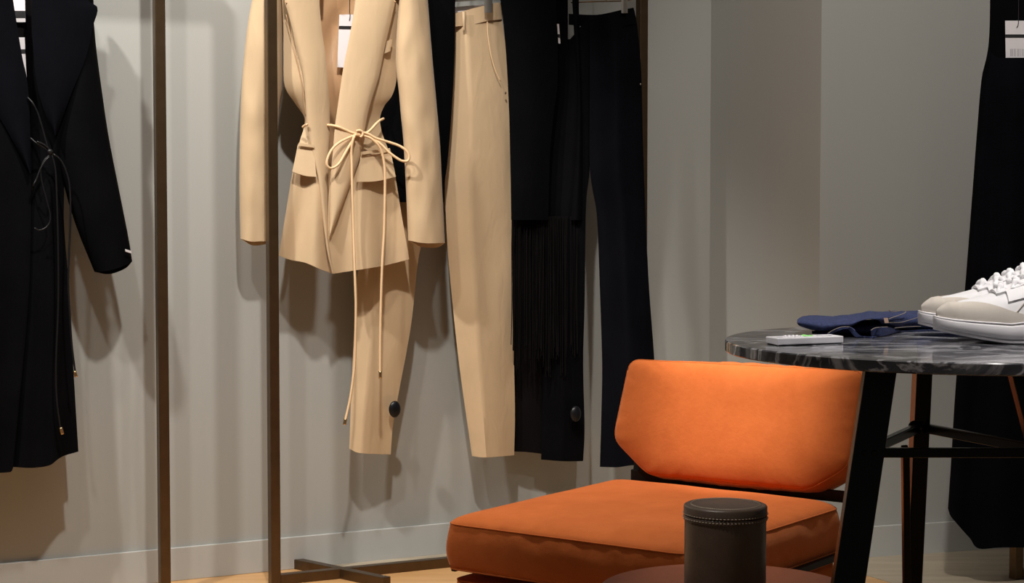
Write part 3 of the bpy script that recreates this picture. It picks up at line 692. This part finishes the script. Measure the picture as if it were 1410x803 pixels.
# ================================================================== CHAIR
CH0 = on_h(612, 720, .335)
cw = Vector((.812, -.584, 0)).normalized(); cdp = Vector((.584, .812, 0)).normalized()
SW, SD = .50, .56
chair = thing('lounge_chair', 'low orange velvet lounge chair with thick seat cushion and chamfered backrest', 'chair', Vector((CH0.x, CH0.y, 0)) + cw * SW / 2 + cdp * SD / 2)
def chaikin(p, k=2, a=.25):
    for _ in range(k):
        q = []
        for i in range(len(p)):
            x, y = p[i], p[(i + 1) % len(p)]
            q += [x.lerp(y, a), x.lerp(y, 1 - a)]
        p = q
    return p
def cornered(pts, r):
    """replace each corner by three points at distance r"""
    out = []; n = len(pts)
    for i in range(n):
        p = Vector(pts[i]); a = (Vector(pts[i - 1]) - p); b = (Vector(pts[(i + 1) % n]) - p)
        ra = min(r, a.length * .45); rb = min(r, b.length * .45)
        p1 = p + a.normalized() * ra; p2 = p + b.normalized() * rb
        for k in range(5):
            s = k / 4; out.append(p1 * (1 - s) ** 2 + p * 2 * s * (1 - s) + p2 * s * s)
    return out
def cushion(name, outline, O, X, Y, N, T, bulge, mat, parent, rnd=.02, side_b=.012, seed=0, M_=180, wr=.0015, backb=None, piping=True):
    pts = cornered(outline, rnd); pts = pts + [pts[0]]; ring = lin(pts, M_ + 1)[:-1]
    cx = sum(p[0] for p in ring) / M_; cy = sum(p[1] for p in ring) / M_
    cen = Vector((cx, cy)); vs = []; fs = []
    rings = []
    for s in [.06, .15, .26, .38, .5, .6, .7, .78, .85, .90, .94, .97, .99, 1.0]: rings.append((s, 'f'))
    for k in range(1, 10): rings.append((k / 10, 's'))
    for s in [1.0, .99, .97, .92, .85, .75, .6, .4, .2, .06]: rings.append((s, 'b'))
    bb = bulge if backb is None else backb
    for s, kind in rings:
        for i, p in enumerate(ring):
            d = Vector((p[0], p[1])) - cen; L = d.length
            if kind == 's':
                q = cen + d * (1 + side_b * math.sin(PI * s) / L); z = T / 2 - T * s
                q += d.normalized() * wr * .8 * noise.noise(Vector((i * .35, s * 2, seed)))
            else:
                q = cen + d * s
                z = T / 2 + (bulge if kind == 'f' else bb) * (1 - s ** 5) ** .62
                e = math.exp(-((1 - s) * L / .03) ** 1)
                dd = (1 - s) * L
                z += wr * 1.3 * noise.noise(Vector((i * .45, seed + 3, 0))) * math.exp(-dd / .012) * min(1, dd / .006)
                z += wr * .9 * noise.noise(Vector((q.x * 9, q.y * 9, seed))) * (1 - s ** 4)
                if kind == 'b': z = -z
            vs.append(O + X * q.x + Y * q.y + N * z)
    n = M_
    for j in range(len(rings) - 1):
        for i in range(n): fs.append((j * n + i, j * n + (i + 1) % n, (j + 1) * n + (i + 1) % n, (j + 1) * n + i))
    fs.append(tuple(range(n))); fs.append(tuple((len(rings) - 1) * n + k for k in range(n)))
    o = mk(name, vs, fs, mat, parent)
    if piping:
        for sg in (1, -1):
            P = [O + X * p[0] + Y * p[1] + N * (sg * T / 2) for p in ring]; P.append(P[0])
            r = rope('piping', P, .0016, mat, o, 200, 6, straight=True)
    return o
ZU = Vector((0, 0, 1))
cushion('seat_cushion', [(0, 0), (SW, 0), (SW, SD), (0, SD)], Vector((CH0.x, CH0.y, .335 - .041)), cw, cdp, ZU, .080, .026, M['velvet'], chair, rnd=.03, side_b=.008, seed=1, wr=.0028, backb=.002)
cushion('base_cushion', [(.01, .012), (SW - .01, .012), (SW - .01, SD), (.01, SD)], Vector((CH0.x, CH0.y, .235 - .055)), cw, cdp, ZU, .105, .006, M['velvet'], chair, rnd=.02, side_b=.006, seed=2, wr=.002, backb=.0)
# backrest
tilt = math.radians(10)
BLp = CH0 + cdp * (SD - .03); nB = (-cdp * math.cos(tilt) + ZU * math.sin(tilt)).normalized()
yB = (ZU * math.cos(tilt) + cdp * math.sin(tilt)).normalized()
outl = [(867, 495), (1189, 511), (1168, 643), (1112, 675), (892, 654), (844, 604)]
oB = Vector((BLp.x, BLp.y, .36))
loc = []
for px, py in outl:
    p = on_plane(px, py, oB, nB) - oB; loc.append((p.dot(cw), p.dot(yB)))
cushion('backrest', loc, oB - nB * .045, cw, yB, nB, .085, .020, M['velvet'], chair, rnd=.022, side_b=.008, seed=5, wr=.003, backb=.008)
# frame
def C3(a, b, z): return Vector((CH0.x, CH0.y, 0)) + cw * a + cdp * b + ZU * z
for a in (.025, SW - .004):
    bar('back_frame', C3(a, SD + .012, .11), C3(a, SD + .012 + .07, .52), .022, .014, M['blackmatte'], chair, cw)
bar('seat_rail', C3(0.0, SD + .012, .245), C3(SW, SD + .012, .245), .016, .016, M['blackmatte'], chair, ZU)
bar('back_rail', C3(0.03, SD + .016, .352), C3(SW, SD + .016, .352), .022, .008, M['blackmatte'], chair, ZU)
bar('seat_rail', C3(-.004, .03, .247), C3(-.004 , SD, .247), .010, .010, M['blackmatte'], chair, ZU)
bar('seat_rail', C3(SW + .006, .03, .247), C3(SW + .006, SD + .01, .247), .012, .012, M['blackmatte'], chair, ZU)
for a in (.03, SW - .03):
    for b in (.04, SD - .02):
        bar('leg', C3(a, b, 0), C3(a, b, .126), .022, .022, M['blackmatte'], chair, cw)
blob('bolt', C3(SW + .013, SD - .03, .247), [(.004, 0, 0), (0, .004, 0), (0, 0, .004)], M['steel'], chair)

# ================================================================== MARBLE TABLE
TZ = .731
tc = on_h(1331, 470, TZ); TR = 335 / FPX * tc.y * .99
tbl = thing('marble_table', 'round dark grey marble table with black splayed metal legs', 'table', Vector((tc.x, tc.y, 0)))
TT = .0145
lathe('tabletop', (tc.x, tc.y, TZ - TT), [(TR - .0015, 0), (TR, .0015), (TR, TT - .0015), (TR - .0015, TT)], M['marble'], tbl, 160)
def legpx(x0, y0, d0, x1, y1, d1):
    a = on_y(x0, y0, d0); b = on_y(x1, y1, d1); return a, b
def leg(x0, d0, x1, y1, d1, wa, wb, name='leg'):
    a = on_y(x0, 512, d0); b = on_y(x1, y1, d1)
    dr = (b - a) / (a.z - b.z)
    top = a - dr * (TZ - TT - a.z); bot = a + dr * a.z
    bar(name, top, bot, wa, wb, M['blackmetal'], tbl, (1, 0, 0)); return top, dr
LT, Ld = leg(1211, 2.20, 1167.5, 803, 2.17, .037, .022)
RT, Rd = leg(1411, 2.20, 1487, 803, 2.17, .037, .022)
BT, Bd = leg(1270, 2.40, 1256, 803, 2.45, .0205, .030)
def at(T_, d, h): return T_ + d * (T_.z - h)
sh = .611
bar('stretcher', at(LT, Ld, sh), at(RT, Rd, sh), .0115, .009, M['blackmetal'], tbl, ZU)
bar('stretcher', at(LT, Ld, sh + .002), at(BT, Bd, sh + .002), .012, .010, M['blackmetal'], tbl, ZU)
bar('stretcher', at(RT, Rd, sh + .002), at(BT, Bd, sh + .002), .012, .010, M['blackmetal'], tbl, ZU)
bj = at(BT, Bd, sh + .002)
blob('joint', bj + Vector((-.006, -.014, .004)), [(.012, 0, 0), (0, .006, 0), (0, 0, .007)], M['blackmetal'], tbl)
pA = on_y(1246.5, 616, 2.36)
pB = on_y(1248.5, 803, 2.42); dr = (pB - pA) / (pA.z - pB.z)
bar('rear_strut', pA, pA + dr * pA.z, .009, .016, M['blackmetal'], tbl, (1, 0, 0))
for dx in (-.006, .006):
    blob('bolt', at(LT, Ld, sh + .001) + Vector((dx, -.0115, 0)), [(.0035, 0, 0), (0, .002, 0), (0, 0, .0035)], M['blackmetal'], tbl)

# ---- remote on the table
rm = thing('remote_control', 'small flat white remote with low buttons and one green button on the marble table', 'remote', on_h(1110, 470, TZ))
c1 = on_h(1071, 477.2, TZ); c2 = on_h(1161.5, 473.6, TZ); c0 = on_h(1054, 474.2, TZ)
sx = (c2 - c1); dpt = (c0 - c1); dpt = dpt
RH = .0098
prism('body', [c1 + ZU * .0015, c2 + ZU * .0015, c2 + dpt + ZU * .0015, c1 + dpt + ZU * .0015], RH - .0015, M['plastic'], rm, bevel=.0012)
prism('base', [c1 + dpt * .06 + sx * .02, c2 - sx * .02 + dpt * .06, c2 + dpt * .94 - sx * .02, c1 + dpt * .94 + sx * .02], .0016, M['blackmatte'], rm)
def RM(u, v, z=0): return c1 + sx * u + dpt * v + ZU * (RH + z)
ex, ey = sx.normalized(), dpt.normalized()
for u in (.24, .30, .36, .42):
    for v in (.35, .68):
        blob('button', RM(u, v), [ex * .0026, ey * .003, ZU * .0016], M['plastic'], rm, 8, 12)
blob('green_button', RM(.50, .55), [ex * .0045, ey * .005, ZU * .0022], M['green'], rm, 8, 14)
blob('green_button', RM(.58, .5), [ex * .0045, ey * .004, ZU * .0014], M['green'], rm, 8, 14)
ringp = [RM(.80, .5) + ex * .010 * math.cos(a * PI / 12) + ey * .010 * math.sin(a * PI / 12) for a in range(25)]
rope('dial_ring', ringp, .0007, M['plasticg'], rm, 40, 6, straight=True)
blob('sensor', RM(.12, .5, -.0006), [ex * .006, ey * .006, ZU * .0010], M['plasticg'], rm, 8, 14)

# ---- folded jeans
jn = thing('folded_jeans', 'folded dark blue denim jeans on the marble table behind the white sneakers', 'jeans', on_h(1200, 464, TZ))
JY = 2.47
def jdy(px): return .115 * smooth(1195, 1262, px)      # the folded garment runs away behind the sneakers
def jeanlayer(name, top_pts, bot_pts, yfront, yback, seed, thick_lift=0.0):
    """top silhouette and lower front edge in px (both left->right); a soft folded slab"""
    n = 70; Tp, Bp = cat(top_pts, n), cat(bot_pts, n); K = 14; vs = []; fs = []
    Y0, Y1 = yfront, yback
    for i in range(n):
        s = i / (n - 1); yfront = Y0 + jdy(Bp[i][0]); yback = Y1 + jdy(Bp[i][0]) * .7
        tpt = on_y(Tp[i][0], Tp[i][1], yfront + (yback - yfront) * min(1, s / .10 + .02) ** .6); bpt = on_y(Bp[i][0], Bp[i][1], yfront)
        zt, zb = tpt.z, max(bpt.z, TZ + .0006)
        zt = max(zt, zb + .002)
        # cross-section loop from front bottom, up, over to the back and down
        for k in range(K):
            a = 2 * PI * k / K
            yy = (yfront + yback) / 2 - (yback - yfront) / 2 * math.copysign(abs(math.cos(a)) ** .6, math.cos(a))
            zz = (zt + zb) / 2 + (zt - zb) / 2 * math.copysign(abs(math.sin(a)) ** .6, math.sin(a))
            f = (yy - yfront) / (yback - yfront)
            yy = yfront + (yy - yfront) * min(1, (s / .10 + .02)) ** .6; zz_e = 0
            x = bpt.x * (1 - f) + tpt.x * f
            e = .0015 * noise.noise(Vector((x * 40, yy * 40, seed)))
            vs.append(Vector((x + .004 * noise.noise(Vector((s * 9, k, seed))), yy, zz + e)))
    for i in range(n - 1):
        for k in range(K): fs.append((i * K + k, i * K + (k + 1) % K, (i + 1) * K + (k + 1) % K, (i + 1) * K + k))
    fs.append(tuple(range(K))); fs.append(tuple((n - 1) * K + k for k in range(K)))
    return mk(name, vs, fs, M['denim'], jn)
jeanlayer('upper_layer', [(1097.5, 443), (1098, 439), (1102, 435.5), (1112, 433), (1125, 432), (1150, 433), (1175, 431), (1200, 428.5), (1225, 426.5), (1250, 426), (1275, 425), (1300, 423), (1400, 420)],
          [(1097.5, 444.5), (1099, 447.5), (1104, 451), (1118, 456), (1132, 459), (1146, 457), (1160, 451), (1172, 450), (1186, 443), (1198, 440), (1210, 442), (1216, 448), (1225, 450), (1250, 456), (1275, 457), (1300, 458), (1400, 460)], 2.405, 2.56, 1)
# rolled waist edges below
def zt(px, py, y): return on_y(px, py, y)
def fold_strip(name, top_pts, bot_pts, y, seed):
    n = 50; Tp, Bp = cat(top_pts, n), cat(bot_pts, n); vs = []; fs = []
    for i in range(n):
        for k in range(5):
            s = k / 4; p = Tp[i] * (1 - s) + Bp[i] * s
            q = on_y(p[0], p[1], y + jdy(p[0]) + .006 * math.sin(i * .35 + seed)); q.z = max(q.z, TZ + .0012); vs.append(q)
    for i in range(n - 1):
        for k in range(4): fs.append((i * 5 + k, i * 5 + k + 1, i * 5 + k + 6, i * 5 + k + 5))
    return solid(mk(name, vs, fs, M['denim'], jn), .0022, 0)
fold_strip('waist_fold', [(1140, 459), (1150, 454), (1160, 450.5), (1170, 450.5), (1176, 454), (1182, 461), (1190, 464), (1205, 465)],
           [(1140, 462), (1150, 457.5), (1160, 453.5), (1168, 453.5), (1172, 457), (1178, 464), (1188, 467), (1207, 467)], 2.398, 1)
fold_strip('waist_fold', [(1199, 455), (1206, 451.5), (1216, 450.5), (1226, 451.5), (1240, 455), (1270, 456), (1310, 456)],
           [(1200, 466.5), (1208, 467), (1216, 463), (1228, 462), (1240, 464), (1270, 465), (1310, 466)], 2.402, 2)
jeanlayer('lower_layer', [(1118, 456), (1150, 446), (1180, 440), (1200, 438), (1300, 438), (1400, 438)], [(1118, 461), (1150, 462), (1200, 462.5), (1300, 462), (1400, 462)], 2.435, 2.55, 3)
def jst(pts, r=.00055, y=2.402, m='thread'):
    rope('stitching', [on_y(a, b, y + jdy(a)) for a, b in pts], r, M[m], jn, 30, 5)
jst([(1224, 439), (1236, 435), (1246, 431), (1247, 427.8)], .0006)
jst([(1224, 444.5), (1240, 444), (1255, 440), (1266, 437)], .0005)
jst([(1232, 452), (1250, 450), (1268, 449.5)], .0005)
jst([(1224, 427), (1229, 429.5), (1240, 428)], .0006)
jst([(1140, 459), (1150, 453.5), (1160, 450.2), (1170, 450.2)], .0005, 2.394)
jst([(1199, 455), (1206, 451.5), (1222, 450.3)], .0006, 2.396)
mk('rivet_patch', [on_y(1216.8, 437.8, 2.4015 + jdy(1217)), on_y(1222.6, 437.8, 2.4015 + jdy(1222.6)), on_y(1223.8, 444.8, 2.4 + jdy(1223.8)), on_y(1218.2, 445, 2.4 + jdy(1218.2))], [(0, 1, 2, 3)], M['stitch'], jn)

# ---- sneakers
def sneaker(label, toe, yaw, Y0, seed):
    """toe: world point of toe tip on the table; foot axis runs from toe to heel"""
    L, Wd = .285, .102
    t = thing('sneaker', label, 'shoe', toe)
    ax = Vector((math.cos(yaw), math.sin(yaw), 0)); lat = Vector((-ax.y, ax.x, 0))
    def half(s):   # half width along the length
        return Wd / 2 * (1.0 * (min(1, s / .30)) ** .42 if s < .30 else 1 - .20 * smooth(.32, .62, s) + .06 * smooth(.7, .85, s) - 1.0 * max(0, (s - .88) / .12) ** 2.4 * .55)
    def spring(s): return .0145 * max(0, (.30 - s) / .30) ** 1.25
    ss = [0, .004, .012, .025, .045, .07, .1, .135, .17, .21, .26, .31, .37, .43, .5, .58, .66, .74, .82, .89, .94, .975, .995, 1.0]
    def loft(name, zb, zt_, inset, mat, p=.45, s0=0, s1=1, K=28, scl=1.0):
        vs = []; fs = []; S_ = [s for s in ss if s0 <= s <= s1]
        for s in S_:
            h = max(.001, half(max(s, .0008)) * scl - inset); b, tt = zb(s), zt_(s)
            for k in range(K):
                a = 2 * PI * k / K; ca, sa = math.cos(a), math.sin(a)
                x = h * math.copysign(abs(ca) ** p, ca); z = (b + tt) / 2 + (tt - b) / 2 * math.copysign(abs(sa) ** p, sa)
                vs.append(toe + ax * (s * L) + lat * x + ZU * z)
        n = K
        for j in range(len(S_) - 1):
            for i in range(n): fs.append((j * n + i, j * n + (i + 1) % n, (j + 1) * n + (i + 1) % n, (j + 1) * n + i))
        fs.append(tuple(range(n))); fs.append(tuple((len(S_) - 1) * n + k for k in range(n)))
        return mk(name, vs, fs, mat, t)
    top_sole = lambda s: .0205 + spring(s) * .75 + .005 * smooth(0, .30, s) + .005 * smooth(.33, .42, s)
    loft('outsole', lambda s: .0008 + spring(s), lambda s: .006 + spring(s), .0015, M['sole'], .35)
    loft('midsole', lambda s: .0045 + spring(s), top_sole, 0, M['sole'], .30)
    loft('foxing_strip', lambda s: top_sole(s) - .0015, lambda s: top_sole(s) + .0018, .0012, M['sole'], .35)
    def up(s):      # upper height
        return .022 + .0125 * min(1, s / .045) ** .5 + .054 * min(1, s / .52) ** 1.05 + .012 * smooth(.55, .9, s) + spring(s) * .8
    # upper body: arch section
    def arch(name, f_h, w_in, mat, s0, s1, K=26, ex=2.0, closed=True, dz=0, pw=.62):
        vs = []; fs = []; S_ = [s0 + (s1 - s0) * i / 26 for i in range(27)]
        for s in S_:
            h = max(.001, half(max(s, .0008)) - w_in(s)); b = .019 + spring(s) * .8; T_ = f_h(s)
            for k in range(K):
                a = PI * k / (K - 1); ca, sa = math.cos(a), math.sin(a)
                x = h * math.copysign(abs(ca) ** pw, ca) * (1 - .30 * smooth(.25, .6, s) * max(0, sa))
                vs.append(toe + ax * (s * L + .005 * (1 - smooth(0, .3, s))) + lat * x + ZU * (b + (T_ - b) * max(0, sa) ** .75 + dz))
        for j in range(26):
            for i in range(K - 1): fs.append((j * K + i, j * K + i + 1, (j + 1) * K + i + 1, (j + 1) * K + i))
        if closed: fs.append(tuple(range(K))); fs.append(tuple(26 * K + k for k in range(K)))
        return mk(name, vs, fs, mat, t)
    arch('upper', up, lambda s: .0045 + .002 * smooth(.3, .6, s), M['shoe'], .004, .985)
    def surf(s, a, out=0.0, win=None):      # point on the upper; a = 0 side, PI/2 top, sign handled by caller through ca
        wi = .0045 + .002 * smooth(.3, .6, s); h = max(.001, half(max(s, .0008)) - wi) + out; b = .019 + spring(s) * .8; T_ = up(s) + out
        ca, sa = math.cos(a), max(0, math.sin(a))
        x = h * math.copysign(abs(ca) ** .62, ca) * (1 - .30 * smooth(.25, .6, s) * sa)
        return toe + ax * (s * L + .005 * (1 - smooth(0, .3, s)) - out * (1 - smooth(0, .05, s))) + lat * x + ZU * (b + (T_ - b) * sa ** .75)
    # suede toe guard lying on the upper: covers the nose, runs back low along both sides
    vs = []; fs = []; n1 = 40; K = 17
    for j in range(n1):
        s = .003 + .40 * (j / (n1 - 1)) ** 1.4
        am = PI / 2 if s < .085 else PI / 2 * (.14 + .62 * (1 - smooth(.05, .40, s)) ** 1.0)
        for sg in (0, 1):
            for k in range(K):
                a = am * k / (K - 1)
                vs.append(surf(s, a if sg == 0 else PI - a, .0015))
    for j in range(n1 - 1):
        for sg in (0, 1):
            for k in range(K - 1):
                q0 = j * 2 * K + sg * K + k; fs.append((q0, q0 + 1, q0 + 1 + 2 * K, q0 + 2 * K))
    solid(mk('toe_guard', vs, fs, M['suede'], t), .0014, 0)
    # eyestay panels
    for sg in (-1, 1):
        vs = []; fs = []; n2 = 24; K2 = 7
        for j in range(n2):
            s = .30 + .30 * j / (n2 - 1)
            for k in range(K2):
                f = .34 + .34 * k / (K2 - 1); a = f * PI / 2 * 1.25; sa, ca = min(1, math.sin(a)), math.cos(a)
                h = half(s) - .004; T_ = up(s) + .0025; b = .019
                x = sg * h * abs(ca) ** .62 * (1 - .30 * smooth(.25, .6, s) * sa) 
                vs.append(toe + ax * (s * L) + lat * (x * 1.0) + ZU * (b + (T_ - b) * sa ** .75))
        for j in range(n2 - 1):
            for k in range(K2 - 1): fs.append((j * K2 + k, j * K2 + k + 1, (j + 1) * K2 + k + 1, (j + 1) * K2 + k))
        solid(mk('eyestay', vs, fs, M['shoe'], t), .002, 0)
    # tongue
    vs = []; fs = []
    for j in range(16):
        s = .26 + .40 * j / 15
        for k in range(9):
            f = -1 + 2 * k / 8
            vs.append(toe + ax * (s * L + .006 * (1 - abs(f)) * (j / 15)) + lat * (f * .024) + ZU * (up(s) + .004 * (1 - f * f) + .010 * smooth(.45, .66, s) - .001))
    for j in range(15):
        for k in range(8): fs.append((j * 9 + k, j * 9 + k + 1, j * 9 + k + 10, j * 9 + k + 9))
    solid(mk('tongue', vs, fs, M['shoe'], t), .004, 0)
    # laces: fat flat criss-cross rows
    rnd = random.Random(seed)
    for j in range(6):
        s = .27 + .062 * j; wd = .021 + .0022 * j
        for sg in (-1, 1):
            pts = []
            for k in range(9):
                f = k / 8; x = sg * (wd - 2 * wd * f); arc = math.sin(PI * f)
                z = up(s + .03 * f) + .003 + .0055 * arc + rnd.uniform(-.0012, .0016)
                pts.append(toe + ax * ((s + .048 * f) * L + rnd.uniform(-.0015, .0015)) + lat * x * 1.0 + ZU * (z - .006 * abs(2 * f - 1) ** 2))
            rope('lace', pts, lambda q: .0034 + .0009 * math.sin(q * 23 + j), M['lace'], t, 36, 8)
    # bow / loose loops at the top
    sT = .62; top = toe + ax * (sT * L) + ZU * (up(sT) + .012)
    for (a1, a2, b1) in ((-.040, -.030, .006), (.036, .030, .004), (-.024, .045, .008)):
        pts = [top, top + lat * a1 * .5 + ZU * (b1 + .006), top + lat * a1 + ax * a2 * .5 + ZU * b1, top + lat * a1 * .8 + ax * a2 + ZU * (b1 - .012), top + lat * a1 * .2 + ax * a2 * .4 + ZU * .002, top]
        rope('lace', pts, .0032, M['lace'], t, 40, 8)
    # side stitching and perforated logo-free seam
    pts = []
    for k in range(14):
        s = .30 + .14 * k / 13; f = k / 13
        h = half(s) - .0035; b = .019; T_ = up(s); sa = .15 + .75 * f; ca = math.sqrt(1 - sa * sa) ** .62
        pts.append(toe + ax * (s * L) - lat * (h * ca * (1 - .30 * smooth(.25, .6, s) * sa)) + ZU * (b + (T_ - b) * sa ** .75 + .001))
    rope('seam', pts, .0007, M['suede'], t, 30, 5)
    # collar opening
    cpts = []
    for k in range(25):
        a = 2 * PI * k / 24
        s = .80 + .15 * math.cos(a); cpts.append(toe + ax * (s * L) + lat * (.026 * math.sin(a)) + ZU * (up(s) + .0))
    rope('collar', cpts, .006, M['shoe'], t, 60, 8)
    return t
toe1 = on_h(1291, 474, TZ); toe1 = Vector((toe1.x, 2.345, TZ))
toe1.x = (1289 - 705) / FPX * 2.335
toe2 = Vector(((1262 - 705) / FPX * 2.46, 2.445, TZ))
sneaker('white lace-up sneaker with oatmeal suede toe, nearer of the pair on the marble table', toe1, math.radians(-3), 0, 1)
sneaker('white lace-up sneaker, farther of the pair, toe poking out left behind its mate', toe2, math.radians(-4), 0, 2)

# ================================================================== SIDE TABLE + CANISTER
sc = on_h(1001, 811, .384); SR = 178 / FPX * sc.y
st = thing('side_table', 'small round russet side table in front of the orange chair', 'side table', Vector((sc.x, sc.y, 0)))
lathe('tabletop', (sc.x, sc.y, .366), [(SR - .006, 0), (SR, .004), (SR, .016), (SR - .002, .018)], M['redwood'], st, 128)
lathe('pedestal', (sc.x, sc.y, .012), [(.022, 0), (.018, .02), (.018, .335), (.035, .354)], M['blackmatte'], st, 48)
lathe('base', (sc.x, sc.y, 0), [(.12, 0), (.12, .008), (.03, .014)], M['blackmatte'], st, 64)
cc = on_h(998, 827, .384); CRd = 57.8 / FPX * cc.y
cn = thing('canister', 'dark brown leather-covered round canister with stitched lid on the side table', 'container', Vector((cc.x, cc.y, .384)))
topz = on_y(998, 694, cc.y).z - .384
lidh = .0135
lathe('body', (cc.x, cc.y, .384), [(CRd - .002, 0), (CRd - .0012, .002), (CRd - .0012, topz - lidh - .0004)], M['leather'], cn, 96)
lathe('lid', (cc.x, cc.y, .384), [(CRd - .0006, topz - lidh + .0004), (CRd, topz - lidh + .0012), (CRd, topz - .003), (CRd - .001, topz - .0012), (CRd - .003, topz - .0002), (CRd - .0055, topz), (CRd - .007, topz - .0007), (CRd - .0085, topz - .0002), (.001, topz + .0002)], M['leather'], cn, 96)
lathe('trim_ring', (cc.x, cc.y, .384), [(CRd - .0008, topz - lidh - .007), (CRd + .0002, topz - lidh - .0062), (CRd + .0002, topz - lidh - .0012), (CRd - .0008, topz - lidh - .0004)], M['leather'], cn, 96)
def stitches(name, r, z, num, vert=False):
    vs = []; fs = []
    for i in range(num):
        a0 = 2 * PI * (i + .2) / num; a1 = 2 * PI * (i + .75) / num
        for a in (a0, a1):
            for dr_, dz in ((0, -.0007), (.0010, 0), (0, .0007)):
                vs.append(Vector((cc.x + (r + (dr_ if not vert else dz)) * math.cos(a), cc.y + (r + (dr_ if not vert else dz)) * math.sin(a), .384 + z + (dz if not vert else dr_))))
        b = len(vs) - 6; fs += [(b, b + 1, b + 4, b + 3), (b + 1, b + 2, b + 5, b + 4)]
    o = mk(name, vs, fs, M['pale_stitch'], cn); o['kind'] = 'stuff'
stitches('stitching', CRd + .0003, topz - lidh + .002, 72)
stitches('stitching', CRd + .0004, topz - lidh - .0035, 72)
stitches('stitching', CRd - .0095, topz, 96, True)

for o in bpy.data.objects:
    c_ = o.get('category')
    g = {'clothes rack': 'bronze clothes racks', 'security tag': 'black security tags on the trouser hems', 'price tag': 'price tags on the clothes',
         'shoe': 'white sneakers on the marble table', 'trousers': 'trousers hanging on the rack', 'hanger': 'metal hangers on the racks'}.get(c_)
    if g: o['group'] = g
